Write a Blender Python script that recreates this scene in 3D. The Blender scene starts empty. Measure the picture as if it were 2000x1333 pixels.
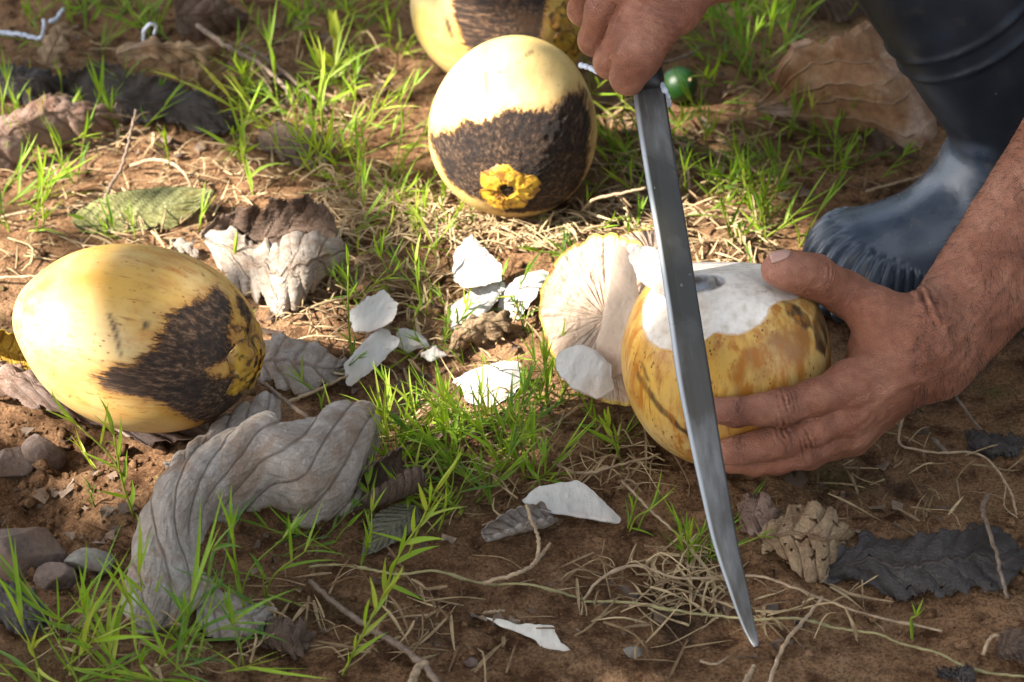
import bpy, math, random
import numpy as np
from mathutils import Vector, Matrix
R = math.radians
SC = bpy.context.scene
COL = SC.collection
random.seed(7); RNG = np.random.default_rng(11)

# ------------------------------------------------------------------ camera, sky, sun, exposure
LENS = 85.0; PITCH = R(35.0); DIST = 1.782
cd = bpy.data.cameras.new('camera'); cam = bpy.data.objects.new('camera', cd); COL.objects.link(cam)
CAMP = np.array([0.0, -DIST*math.cos(PITCH), DIST*math.sin(PITCH)])
cam.location = CAMP; cam.rotation_euler = (math.pi/2-PITCH, 0, 0)
cd.lens = LENS; cd.sensor_width = 36; cd.clip_end = 500; cd.clip_start = 0.05
cd.dof.use_dof = True; cd.dof.focus_distance = 1.62; cd.dof.aperture_fstop = 9.5
SC.camera = cam
SUN = np.array([-0.72, -0.24, 0.65]); SUN /= np.linalg.norm(SUN)
SUN_EL = math.asin(SUN[2]); SUN_AZ = math.atan2(SUN[0], SUN[1])
world = bpy.data.worlds.new('World'); SC.world = world; world.use_nodes = True
wn = world.node_tree
sky = wn.nodes.new('ShaderNodeTexSky'); sky.sky_type = 'NISHITA'; sky.sun_disc = False
sky.sun_elevation = SUN_EL; sky.sun_rotation = SUN_AZ; sky.dust_density = 2.0; sky.ozone_density = 0.8
hz = wn.nodes.new('ShaderNodeHueSaturation'); hz.inputs['Saturation'].default_value = .42      # hazy, whitish daylight
wn.links.new(sky.outputs[0], hz.inputs['Color']); wn.links.new(hz.outputs[0], wn.nodes['Background'].inputs[0])
wn.nodes['Background'].inputs[1].default_value = 0.125
ld = bpy.data.lights.new('sun', 'SUN'); ld.energy = 5.0; ld.angle = R(0.53); ld.color = (1.0, 0.93, 0.82)
lo = bpy.data.objects.new('sun', ld); COL.objects.link(lo)
lo.rotation_euler = Vector(SUN).to_track_quat('Z', 'Y').to_euler(); lo.location = (-3, -1, 3)
SC.view_settings.view_transform = 'Standard'; SC.view_settings.look = 'None'
SC.view_settings.exposure = 2.12; SC.view_settings.gamma = 1.0
SC.render.engine = 'CYCLES'
SC.cycles.use_denoising = True
try: SC.cycles.denoiser = 'OPENIMAGEDENOISE'
except Exception: pass
SC.cycles.max_bounces = 8; SC.cycles.transparent_max_bounces = 8

# ------------------------------------------------------------------ pixels (of the 2000 px photo) to rays
CR = np.array([1.0, 0, 0]); CU = np.array([0, math.sin(PITCH), math.cos(PITCH)])
CF = np.array([0, math.cos(PITCH), -math.sin(PITCH)])
KPX = 36.0/LENS/2000.0
def ray(px, py): return CF + CR*((px-1000)*KPX) + CU*((666.5-py)*KPX)
def C(px, py, w): return CAMP + ray(px, py)*w                      # point at a depth
def P(px, py, z):                                                  # point on a level plane
    d = ray(px, py); return CAMP + d*((z-CAMP[2])/d[2])
def PY(px, py, y):                                                 # point on an upright plane
    d = ray(px, py); return CAMP + d*((y-CAMP[1])/d[1])
def PL(px, py, o, n):                                              # point on any plane
    d = ray(px, py); return CAMP + d*(np.dot(o-CAMP, n)/np.dot(d, n))
def topx(p):
    q = np.asarray(p)-CAMP; w = q@CF
    return np.stack([1000+(q@CR)/w/KPX, 666.5-(q@CU)/w/KPX], -1)
def depth(p): return float((np.asarray(p)-CAMP)@CF)
def unit(v): v = np.asarray(v, float); return v/np.linalg.norm(v)

# ------------------------------------------------------------------ noise
def _hash(ix, iy, iz, seed):
    h = (ix*374761393 + iy*668265263 + iz*2147483647 + seed*1274126177) & 0xffffffff
    h = ((h ^ (h >> 13))*1274126177) & 0xffffffff
    h = ((h ^ (h >> 16))*2246822519) & 0xffffffff
    return ((h ^ (h >> 15)) & 0xffff)/65535.0
def vnoise(p, seed=0):
    p = np.asarray(p, float); i = np.floor(p).astype(np.int64); f = p-i; f = f*f*(3-2*f); r = 0
    for dx in (0, 1):
        for dy in (0, 1):
            for dz in (0, 1):
                w = (f[..., 0] if dx else 1-f[..., 0])*(f[..., 1] if dy else 1-f[..., 1])*(f[..., 2] if dz else 1-f[..., 2])
                r = r + w*_hash(i[..., 0]+dx, i[..., 1]+dy, i[..., 2]+dz, seed)
    return r*2-1
def fbm(p, octaves=3, seed=0):
    p = np.asarray(p, float); a = 1.0; s = 0; t = 0
    for k in range(octaves): s = s+a*vnoise(p*2**k, seed+k*17); t += a; a *= .5
    return s/t
def sstep(a, b, x): t = np.clip((x-a)/(b-a), 0, 1); return t*t*(3-2*t)

# ------------------------------------------------------------------ terrain
def HT(x, y):
    x = np.asarray(x, float); y = np.asarray(y, float)
    p = np.stack([x, y, np.zeros_like(x)], -1)
    near = np.exp(-((x/3)**2+(y/3)**2))
    h = .016*fbm(p*4.0+3.1, 2, 1) + .007*fbm(p*13.0, 2, 5)
    rough = .35+.65*sstep(-.1, .5, fbm(p*5+9, 2, 21))
    h = h + rough*(.0050*fbm(p*38, 3, 9) + .0050*np.maximum(0, fbm(p*62, 2, 15)-.05) + .0030*fbm(p*140, 2, 13))
    hollow = np.exp(-(((x+.34)/.09)**2+((y+.17)/.10)**2))            # washed-out hollow by the stones
    h = h - .026*hollow + hollow*(.016*fbm(p*40, 3, 31)+.006*np.abs(fbm(p*110, 2, 33)))
    h = h + .012*np.exp(-(((x+.08)/.22)**2+((y-.12)/.08)**2))         # low hump under the straw
    h = h - .010*np.exp(-(((x-.0)/.35)**2+((y+.03)/.05)**2))
    return h*near + .03*fbm(p*.6, 2, 40)*(1-near)
def spaced(lo, hi, step, far):
    a = np.arange(lo, hi+1e-9, step); s = step; x = a[-1]; r = []
    while x < far: s *= 1.22; x += s; r.append(x)
    l = []; s = step; x = a[0]
    while x > -far: s *= 1.22; x -= s; l.append(x)
    return np.concatenate([l[::-1], a, r])
gx = spaced(-.55, .55, .0025, 90); gy = spaced(-.46, .66, .0025, 90)
HG = HT(*np.meshgrid(gx, gy, indexing='ij'))
def HI(x, y):                                                      # height of the ground sheet itself
    x = np.asarray(x, float); y = np.asarray(y, float)
    i = np.clip(np.searchsorted(gx, x)-1, 0, len(gx)-2); j = np.clip(np.searchsorted(gy, y)-1, 0, len(gy)-2)
    u = np.clip((x-gx[i])/(gx[i+1]-gx[i]), 0, 1); v = np.clip((y-gy[j])/(gy[j+1]-gy[j]), 0, 1)
    return (HG[i, j]*(1-v)+HG[i, j+1]*v)*(1-u)+(HG[i+1, j]*(1-v)+HG[i+1, j+1]*v)*u
_gx, _gy, _HG = gx.tolist(), gy.tolist(), HG.tolist()
from bisect import bisect
def Hp(x, y):
    i = min(max(bisect(_gx, x)-1, 0), len(_gx)-2); j = min(max(bisect(_gy, y)-1, 0), len(_gy)-2)
    u = (x-_gx[i])/(_gx[i+1]-_gx[i]); v = (y-_gy[j])/(_gy[j+1]-_gy[j])
    return (_HG[i][j]*(1-v)+_HG[i][j+1]*v)*(1-u)+(_HG[i+1][j]*(1-v)+_HG[i+1][j+1]*v)*u
def G(px, py, h=0.0):                                              # point h above the terrain, seen at this pixel
    z = h
    for _ in range(5):
        q = P(px, py, z); z = .5*z+.5*(Hp(q[0], q[1])+h)
    return P(px, py, z)

# ------------------------------------------------------------------ mesh and object helpers
def mesh(name, V, F, mat=None, smooth=True, attrs=None):
    me = bpy.data.meshes.new(name)
    V = np.asarray(V, np.float32)
    if isinstance(F, np.ndarray) and F.ndim == 2: groups = [F]
    elif len(F) and isinstance(F[0], np.ndarray) and F[0].ndim == 2: groups = [g for g in F if len(g)]
    else:
        by = {}
        for f in F: by.setdefault(len(f), []).append(f)
        groups = [np.array(v) for v in by.values()]
    idx = np.concatenate([g.ravel() for g in groups]).astype(np.int32)
    tot = np.concatenate([np.full(len(g), g.shape[1]) for g in groups]).astype(np.int32)
    me.vertices.add(len(V)); me.vertices.foreach_set('co', V.ravel())
    me.loops.add(len(idx)); me.loops.foreach_set('vertex_index', idx)
    st = np.concatenate([[0], np.cumsum(tot)[:-1]]).astype(np.int32)
    me.polygons.add(len(tot)); me.polygons.foreach_set('loop_start', st); me.polygons.foreach_set('loop_total', tot)
    if smooth: me.polygons.foreach_set('use_smooth', np.ones(len(tot), bool))
    for k, a in (attrs or {}).items():
        at = me.attributes.new(k, 'FLOAT', 'POINT'); at.data.foreach_set('value', np.asarray(a, np.float32).ravel())
    me.update(calc_edges=True); me.validate()
    if mat: me.materials.append(mat)
    return me
def tag(o, label=None, cat=None, group=None, kind=None):
    if label: o['label'] = label
    if cat: o['category'] = cat
    if group: o['group'] = group
    if kind: o['kind'] = kind
    return o
def base_of(V):
    V = np.asarray(V); return np.array([*(V[:, :2].min(0)+V[:, :2].max(0))/2, V[:, 2].min()])
def obj(name, V, F, mat, parent=None, smooth=True, attrs=None, base=None):
    V = np.asarray(V, float)
    if parent is not None:
        Mi = np.array(parent_world(parent).inverted()); Vl = V@Mi[:3, :3].T+Mi[:3, 3]
    else:
        base = base_of(V) if base is None else np.asarray(base); Vl = V-base
    o = bpy.data.objects.new(name, mesh(name, Vl, F, mat, smooth, attrs)); COL.objects.link(o)
    if parent is not None: o.parent = parent
    else: o.location = base
    return o
def parent_world(o):
    m = Matrix.LocRotScale(o.location, o.rotation_euler, o.scale)
    return parent_world(o.parent)@m if o.parent else m
def thing(name, label, cat, loc, rot=None, group=None):
    o = bpy.data.objects.new(name, None); COL.objects.link(o); o.location = loc; o.empty_display_size = .02
    if rot is not None: o.rotation_euler = Matrix(np.asarray(rot).tolist()).to_euler()
    return tag(o, label, cat, group)
def solidify(o, t, off=0):
    m = o.modifiers.new('thickness', 'SOLIDIFY'); m.thickness = t; m.offset = off; return o
def grid_faces(nu, nv, wrap_v=False):
    i = np.arange(nu-1)[:, None]; j = np.arange(nv if wrap_v else nv-1)[None]; jn = (j+1) % nv
    return np.stack([i*nv+j, i*nv+jn, (i+1)*nv+jn, (i+1)*nv+j], -1).reshape(-1, 4)
def crom(pts, n):                                                  # smooth curve through points, n samples, by arc length
    pts = np.asarray(pts, float)
    if len(pts) == 2: return pts[0]+(pts[1]-pts[0])*np.linspace(0, 1, n)[:, None]
    q = np.vstack([2*pts[0]-pts[1], pts, 2*pts[-1]-pts[-2]]); out = []
    for i in range(len(pts)-1):
        t = np.linspace(0, 1, 12, endpoint=False)[:, None]; a, b, c, d = q[i:i+4]
        out.append(.5*(2*b+(c-a)*t+(2*a-5*b+4*c-d)*t*t+(3*b-a-3*c+d)*t**3))
    out = np.vstack(out+[pts[-1:]]); s = np.concatenate([[0], np.cumsum(np.linalg.norm(np.diff(out[:, :3], axis=0), axis=1))])
    u = np.linspace(0, s[-1], n); return np.stack([np.interp(u, s, out[:, k]) for k in range(out.shape[1])], 1)
def crom_u(pts, n):                                                # the same by parameter (keeps stations)
    pts = np.asarray(pts, float); m = len(pts); q = np.vstack([2*pts[0]-pts[1], pts, 2*pts[-1]-pts[-2]])
    u = np.linspace(0, m-1, n); i = np.minimum(u.astype(int), m-2); t = (u-i)[:, None]
    a, b, c, d = q[i], q[i+1], q[i+2], q[i+3]
    return .5*(2*b+(c-a)*t+(2*a-5*b+4*c-d)*t*t+(3*b-a-3*c+d)*t**3)
def tube(path, rad, ns=6, jitter=0, seed=0):
    path = np.asarray(path, float); n = len(path); rad = np.broadcast_to(np.asarray(rad, float), (n,))
    T = np.gradient(path, axis=0); T /= np.linalg.norm(T, axis=1)[:, None]+1e-12
    ref = np.array([0.3, .2, .93]); A = np.cross(T, ref); A /= np.linalg.norm(A, axis=1)[:, None]+1e-9; B = np.cross(T, A)
    a = np.linspace(0, 2*math.pi, ns, endpoint=False)
    rr = rad[:, None]*np.ones(ns)
    if jitter: rr = rr*(1+jitter*np.random.default_rng(seed).uniform(-1, 1, rr.shape))
    V = path[:, None]+rr[..., None]*(np.cos(a)[None, :, None]*A[:, None]+np.sin(a)[None, :, None]*B[:, None])
    V = V.reshape(-1, 3); F = grid_faces(n, ns, True); k = len(V)
    V = np.vstack([V, path[:1], path[-1:]]); j = np.arange(ns)
    caps = np.vstack([np.stack([np.full(ns, k), (j+1) % ns, j], 1), np.stack([np.full(ns, k+1), (n-1)*ns+j, (n-1)*ns+(j+1) % ns], 1)])
    return V, [F, caps]
class Acc:                                                         # joins many small pieces of stuff
    def __init__(s): s.V = []; s.F4 = []; s.F3 = []; s.A = {}; s.n = 0
    def add(s, V, F, **at):
        for g in (F if isinstance(F, list) else [F]):
            (s.F4 if g.shape[1] == 4 else s.F3).append(g+s.n)
        s.V.append(V); s.n += len(V)
        for k, a in at.items(): s.A.setdefault(k, []).append(np.broadcast_to(a, (len(V),)))
    def make(s, name, mat, parent=None, smooth=True):
        F = [np.vstack(x) for x in (s.F4, s.F3) if x]
        return obj(name, np.vstack(s.V), F, mat, parent, smooth, {k: np.concatenate(a) for k, a in s.A.items()})

# ------------------------------------------------------------------ implicit surfaces
def smin(a, b, k):
    h = np.maximum(k-np.abs(a-b), 0)/k; return np.minimum(a, b)-h*h*k*.25
def smax(a, b, k): return -smin(-a, -b, k)
def cone(p, a, b, ra, rb):
    a = np.asarray(a); ab = np.asarray(b)-a; q = p-a
    h = np.clip(q@ab/(ab@ab), 0, 1); return np.linalg.norm(q-h[:, None]*ab, axis=1)-(ra+(rb-ra)*h)
def ellip(p, c, r, rot=None):
    q = p-np.asarray(c)
    if rot is not None: q = q@np.asarray(rot)
    r = np.asarray(r, float); k0 = np.linalg.norm(q/r, axis=1); k1 = np.linalg.norm(q/(r*r), axis=1)
    return k0*(k0-1)/(k1+1e-9)
def sdf_mesh(f, lo, hi, h, project=1):
    lo = np.asarray(lo, float); hi = np.asarray(hi, float); m = 4
    nc = np.ceil((hi-lo)/(h*m)).astype(int)
    ax = [lo[k]+h*m*(np.arange(nc[k])+.5)-h*.5 for k in range(3)]
    Pc = np.stack(np.meshgrid(*ax, indexing='ij'), -1).reshape(-1, 3)
    Fc = f(Pc).reshape(nc)
    near = np.abs(Fc) < h*m*1.1
    for k in range(3): Fc = np.repeat(Fc, m, k); near = np.repeat(near, m, k)
    I = np.argwhere(near); Fv = Fc.copy(); Fv[near] = f(lo+h*I)
    ins = Fv < 0
    c8 = [(a, b, c) for a in (0, 1) for b in (0, 1) for c in (0, 1)]
    n = np.array(Fv.shape); cut = lambda A, o: A[o[0]:n[0]-1+o[0], o[1]:n[1]-1+o[1], o[2]:n[2]-1+o[2]]
    cnt = sum(cut(ins, o).astype(np.int8) for o in c8); act = (cnt > 0) & (cnt < 8)
    K = np.argwhere(act); idm = np.full(act.shape, -1); idm[act] = np.arange(len(K))
    acc = np.zeros((len(K), 3)); num = np.zeros(len(K))
    for a in c8:
        for k in range(3):
            if a[k]: continue
            b = list(a); b[k] = 1
            va = Fv[tuple((K+a).T)]; vb = Fv[tuple((K+b).T)]; x = (va < 0) != (vb < 0)
            t = va/(va-vb+1e-20); pt = K+np.array(a, float); pt[:, k] += t
            acc[x] += pt[x]; num[x] += 1
    V = lo+h*acc/num[:, None]
    Q = []
    for k in range(3):
        u, v = (k+1) % 3, (k+2) % 3
        sl0 = [slice(None)]*3; sl1 = [slice(None)]*3; sl0[k] = slice(0, -1); sl1[k] = slice(1, None)
        e = ins[tuple(sl0)] != ins[tuple(sl1)]
        E = np.argwhere(e); E = E[(E[:, u] > 0) & (E[:, v] > 0) & (E[:, u] < n[u]-1) & (E[:, v] < n[v]-1)]
        du = np.zeros(3, int); du[u] = 1; dv = np.zeros(3, int); dv[v] = 1
        q = np.stack([idm[tuple((E-du-dv).T)], idm[tuple((E-dv).T)], idm[tuple(E.T)], idm[tuple((E-du).T)]], 1)
        fl = ~ins[tuple(E.T)]; q[fl] = q[fl][:, ::-1]; Q.append(q)
    Q = np.vstack(Q); Q = Q[(Q >= 0).all(1)]
    e = h*.3
    for _ in range(project):
        d = f(V); g = np.stack([f(V+e*np.eye(3)[k])-d for k in range(3)], 1)/e
        V = V-np.clip(d/(np.sum(g*g, 1)+1e-6), -h, h)[:, None]*g
    return V, Q

# ------------------------------------------------------------------ material helpers
class M:
    def __init__(s, name):
        s.mat = bpy.data.materials.new(name); s.mat.use_nodes = True; s.nt = s.mat.node_tree
        s.b = s.nt.nodes['Principled BSDF']; s.out = s.nt.nodes['Material Output']
        s.tc = s.nt.nodes.new('ShaderNodeTexCoord')
    def n(s, typ, ins=None, **at):
        x = s.nt.nodes.new('ShaderNode'+typ)
        for k, v in at.items(): setattr(x, k, v)
        for k, v in (ins or {}).items(): s.put(x.inputs[k], v)
        return x
    def put(s, i, v):
        if isinstance(v, bpy.types.NodeSocket): s.nt.links.new(v, i)
        elif isinstance(v, (tuple, list)) and len(v) == 3 and i.type == 'RGBA': i.default_value = (*v, 1)
        else: i.default_value = v
    def set(s, **kw):
        for k, v in kw.items(): s.put(s.b.inputs[k.replace('_', ' ')], v)
    def co(s, scale=(1, 1, 1), src='Object', loc=(0, 0, 0)):
        return s.n('Mapping', {'Vector': s.tc.outputs[src], 'Scale': scale, 'Location': loc}).outputs[0]
    def noise(s, scale, vec=None, detail=4, rough=.55, dist=0):
        return s.n('TexNoise', {'Vector': vec if vec is not None else s.tc.outputs['Object'], 'Scale': scale, 'Detail': detail, 'Roughness': rough, 'Distortion': dist}).outputs[0]
    def voro(s, scale, vec=None, feature='F1', out=0, rand=1):
        return s.n('TexVoronoi', {'Vector': vec if vec is not None else s.tc.outputs['Object'], 'Scale': scale, 'Randomness': rand}, feature=feature).outputs[out]
    def ramp(s, fac, stops, interp='LINEAR'):
        x = s.n('ValToRGB', {'Fac': fac}); r = x.color_ramp; r.interpolation = interp
        while len(r.elements) < len(stops): r.elements.new(.5)
        for e, (p, c) in zip(r.elements, stops):
            e.position = p; e.color = (*c, 1) if isinstance(c, (tuple, list)) else (c, c, c, 1)
        return x.outputs[0]
    def mix(s, fac, a, b, blend='MIX'):
        x = s.n('Mix', data_type='RGBA', blend_type=blend); s.put(x.inputs[0], fac); s.put(x.inputs[6], a); s.put(x.inputs[7], b)
        return x.outputs[2]
    def math(s, op, a, b=0.0, clamp=False):
        x = s.n('Math', operation=op, use_clamp=clamp); s.put(x.inputs[0], a); s.put(x.inputs[1], b); return x.outputs[0]
    def attr(s, name): return s.n('Attribute', attribute_name=name).outputs['Fac']
    def bump(s, h, strength=.5, dist=.002, prev=None):
        i = {'Height': h, 'Strength': strength, 'Distance': dist}
        if prev is not None: i['Normal'] = prev
        return s.n('Bump', i).outputs[0]
def srgb(r, g, b):
    f = lambda c: (c/255/12.92 if c/255 <= .04045 else ((c/255+.055)/1.055)**2.4); return (f(r), f(g), f(b))
# ------------------------------------------------------------------ materials
def mat_soil():
    m = M('soil'); o = m.tc.outputs['Object']
    n1 = m.noise(6, detail=5); n2 = m.noise(45, detail=6, rough=.65); n3 = m.noise(420, detail=5, rough=.7)
    c = m.ramp(n1, [(.3, (.23, .122, .060)), (.5, (.32, .178, .092)), (.68, (.42, .25, .138))])
    c = m.mix(m.ramp(m.noise(3.2, m.co(loc=(1.7, 4.4, 0)), detail=4, rough=.6), [(.42, .5), (.58, 0.0)]), c, (.10, .056, .032))
    c = m.mix(m.ramp(n2, [(.36, 1.0), (.52, 0.0)]), c, (.075, .036, .018))
    c = m.mix(m.ramp(n2, [(.56, 0.0), (.75, .8)]), c, (.36, .22, .125))
    moss = m.math('MULTIPLY', m.ramp(m.noise(9, loc_vec(m)), [(.56, 0.0), (.66, 1.0)]), m.ramp(n2, [(.4, 0.0), (.55, .75)]))
    c = m.mix(moss, c, (.050, .062, .018))
    dark = m.ramp(m.noise(15, m.co(loc=(3, 7, 1)), detail=4), [(.64, 0.0), (.72, .7)])
    c = m.mix(dark, c, (.030, .024, .022))
    sp = m.ramp(m.voro(330), [(.10, 1.0), (.17, 0.0)])
    spm = m.math('MULTIPLY', sp, m.ramp(m.noise(130, m.co(loc=(1, 2, 3))), [(.55, 0.0), (.62, .9)]))
    c = m.mix(spm, c, (.42, .30, .18))
    c = m.mix(m.ramp(n3, [(.36, .75), (.54, 0.0)]), c, (.05, .027, .015)); c = m.mix(m.ramp(n3, [(.58, 0.0), (.72, .55)]), c, (.42, .28, .17))
    m.set(Base_Color=c, Roughness=.95, Specular_IOR_Level=.04)
    h = m.math('ADD', m.math('MULTIPLY', n2, .7), m.math('MULTIPLY', n3, .35))
    h = m.math('ADD', h, m.math('MULTIPLY', m.noise(1300, detail=2), .12))
    m.set(Normal=m.bump(h, 1.0, .009))
    return m.mat
def loc_vec(m): return m.co(loc=(5, 1, 2))

def mat_skin():
    m = M('skin')
    n1 = m.noise(26, detail=6, rough=.65); n2 = m.noise(190, detail=5)
    c = m.ramp(n1, [(.3, (.19, .064, .034)), (.5, (.31, .122, .070)), (.7, (.43, .20, .125))])
    c = m.mix(m.ramp(n2, [(.35, .35), (.6, 0.0)]), c, (.13, .044, .026))
    kn = m.attr('knuckle'); c = m.mix(m.math('MULTIPLY', kn, .6), c, (.125, .046, .030)); c = m.mix(m.attr('crease'), c, (.055, .018, .012))
    c = m.mix(m.math('MULTIPLY', m.attr('pale'), .6), c, (.47, .22, .16))
    m.set(Base_Color=c, Roughness=m.ramp(n2, [(.3, .34), (.7, .52)]), Subsurface_Weight=.12, Subsurface_Scale=.006, Specular_IOR_Level=.42)
    m.set(Subsurface_Radius=(1.0, .35, .2))
    vec = m.co((1, 1, 1))
    v1 = m.voro(620, vec, 'DISTANCE_TO_EDGE'); v2 = m.noise(90, m.co((1, 1, 1), loc=(1, 1, 1)), detail=5, dist=1.2)
    fine = m.noise(900, m.co((.45, 1.1, .8)), detail=2)
    h = m.math('ADD', m.math('MULTIPLY', m.ramp(v1, [(0, 0.0), (.16, 1.0)]), .25), m.math('MULTIPLY', v2, .9))
    h = m.math('ADD', h, m.math('MULTIPLY', fine, .35))
    m.set(Normal=m.bump(h, .8, .0022))
    return m.mat
def mat_nail():
    m = M('fingernail'); m.set(Base_Color=m.ramp(m.noise(90), [(.3, (.34, .18, .14)), (.7, (.44, .27, .22))]), Roughness=.33, Subsurface_Weight=.1, Subsurface_Scale=.003)
    return m.mat

def mat_coconut(name, skin, blotch=.5, bleach=0.0):
    # skin: three base colours; "scorch" attribute is a signed distance in mm (+ inside)
    m = M(name)
    fib = m.noise(95, m.co((1, 1, .09)), detail=4, rough=.6)
    fine = m.noise(420, m.co((1, 1, .06)), detail=3)
    mot = m.noise(26, detail=5, rough=.6)
    big = m.noise(13, m.co((1, 1, .6)), detail=4, rough=.6)
    c = m.ramp(big, [(.3, skin[0]), (.5, skin[1]), (.72, skin[2])])
    st = m.math('MULTIPLY', m.ramp(fib, [(.47, 0.0), (.66, 1.0)]), m.ramp(mot, [(.44, 0.0), (.60, 1.0)]))
    c = m.mix(m.ramp(m.noise(10, m.co((1, 1, .7), loc=(4, 1, 7)), detail=4, rough=.6), [(.46, 0.0), (.66, .7)]), c, (.50, .40, .22))
    c = m.mix(m.math('MULTIPLY', st, blotch), c, (.33, .125, .026))
    sp = m.math('MULTIPLY', m.ramp(m.voro(115), [(.10, 1.0), (.2, 0.0)]), m.ramp(m.noise(33, m.co(loc=(4, 4, 4))), [(.54, 0.0), (.66, .85)]))
    c = m.mix(sp, c, (.16, .062, .018))
    sc1 = m.math('MULTIPLY', m.ramp(m.noise(330, m.co((1, 1, .10), loc=(6, 2, 3)), detail=2), [(.60, 0.0), (.68, 1.0)]), m.ramp(m.noise(24, m.co(loc=(1, 8, 5)), detail=3), [(.46, 0.0), (.6, .75)]))
    c = m.mix(m.math('MULTIPLY', sc1, blotch), c, (.20, .075, .02))
    c = m.mix(m.ramp(m.noise(210, detail=3), [(.60, 0.0), (.72, .30)]), c, (.34, .15, .03))
    ow = m.math('MULTIPLY', m.ramp(m.noise(70, m.co((1, 1, .22), loc=(5, 5, 2)), detail=5, rough=.65), [(.50, 0.0), (.66, .85)]), m.ramp(m.noise(14, m.co(loc=(2, 2, 6)), detail=3), [(.44, 0.0), (.60, 1.0)]))
    c = m.mix(m.math('MULTIPLY', ow, blotch), c, (.40, .145, .016))
    sk = m.math('MULTIPLY', m.ramp(m.voro(290, m.co((1, 1, .55))), [(.16, 1.0), (.26, 0.0)]), m.ramp(m.noise(42, m.co(loc=(9, 4, 4)), detail=4), [(.47, 0.0), (.60, .8)]))
    c = m.mix(m.math('MULTIPLY', sk, blotch), c, (.13, .045, .012))
    bl = m.ramp(m.noise(19, m.co((1, 1, .5), loc=(2, 9, 4)), detail=5, dist=.6), [(.58, 0.0), (.66, .7)])
    c = m.mix(m.math('MULTIPLY', bl, blotch), c, (.28, .115, .03))
    sd = m.math('ADD', m.attr('scorch'), m.math('MULTIPLY', m.math('SUBTRACT', m.noise(380, m.co((1, 1, .07), loc=(1, 0, 0)), detail=4, rough=.7), .5), 15.0))
    sd = m.math('ADD', sd, m.math('MULTIPLY', m.math('SUBTRACT', m.noise(45, detail=6, rough=.65), .5), 14.0))
    k = m.ramp(m.math('MULTIPLY', m.math('ADD', sd, 10.0), .05), [(.44, 0.0), (.58, 1.0)])
    kr = m.ramp(m.math('MULTIPLY', m.math('ADD', sd, 10.0), .05), [(.10, 0.0), (.30, .22), (.50, .8)])
    c = m.mix(kr, c, (.26, .10, .024))
    lines = m.noise(360, m.co((1, 1, .07), loc=(1, 0, 0)), detail=4, rough=.7)
    cr = m.voro(150, m.n('Mapping', {'Vector': m.n('Mix', {0: .04, 6: m.tc.outputs['Object'], 7: m.n('TexNoise', {'Scale': 60.0}).outputs[1]}, data_type='RGBA').outputs[2], 'Scale': (1, 1, .45)}).outputs[0], 'DISTANCE_TO_EDGE')
    sc = m.ramp(lines, [(.32, (.014, .008, .006)), (.48, (.044, .024, .015)), (.58, (.12, .068, .038)), (.70, (.27, .165, .095))])
    sc = m.mix(m.ramp(m.noise(28, m.co(loc=(8, 3, 1)), detail=3), [(.45, 0.0), (.62, .75)]), sc, (.016, .010, .009))
    c = m.mix(k, c, sc)
    c = m.mix(m.math('MULTIPLY', m.attr('bruise'), m.ramp(fib, [(.3, .55), (.55, 1.0)])), c, (.06, .030, .014))
    rg = m.mix(k, m.ramp(mot, [(.3, .42), (.7, .62)]), (.85, .85, .85))
    m.set(Base_Color=c, Roughness=rg, Subsurface_Weight=0.0, Specular_IOR_Level=.36)
    h = m.math('ADD', m.math('MULTIPLY', fib, .12), m.math('MULTIPLY', fine, .05))
    h2 = m.math('MULTIPLY', k, m.math('ADD', m.math('MULTIPLY', lines, 1.1), m.math('MULTIPLY', m.ramp(cr, [(0, 0.0), (.12, 1.0)]), m.attr('crack'))))
    nb = m.bump(m.math('ADD', h, h2), .9, .0022)
    m.set(Normal=m.bump(m.math('MULTIPLY', mot, .4), .25, .002, nb))
    return m, c
def mat_husk_white(name='husk_flesh', tint=(.47, .445, .41), warm=.35):
    m = M(name)
    f = m.noise(190, m.co((1, .16, 1)), detail=5, rough=.7); b = m.noise(14, detail=3)
    c = m.ramp(f, [(.25, tuple(t*.78 for t in tint)), (.5, tint), (.75, tuple(min(.9, t*1.08) for t in tint))])
    c = m.mix(m.math('MULTIPLY', m.ramp(b, [(.5, 0.0), (.72, 1.0)]), warm), c, (.56, .33, .19))
    c = m.mix(m.ramp(m.noise(70, m.co(loc=(3, 1, 2)), detail=4), [(.66, 0.0), (.74, .55)]), c, (.33, .17, .09))
    m.set(Base_Color=c, Roughness=.75, Subsurface_Weight=.12, Subsurface_Scale=.004)
    m.set(Normal=m.bump(m.math('ADD', m.math('MULTIPLY', f, .7), m.math('MULTIPLY', m.noise(700, detail=2), .15)), .6, .0020))
    return m
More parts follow.
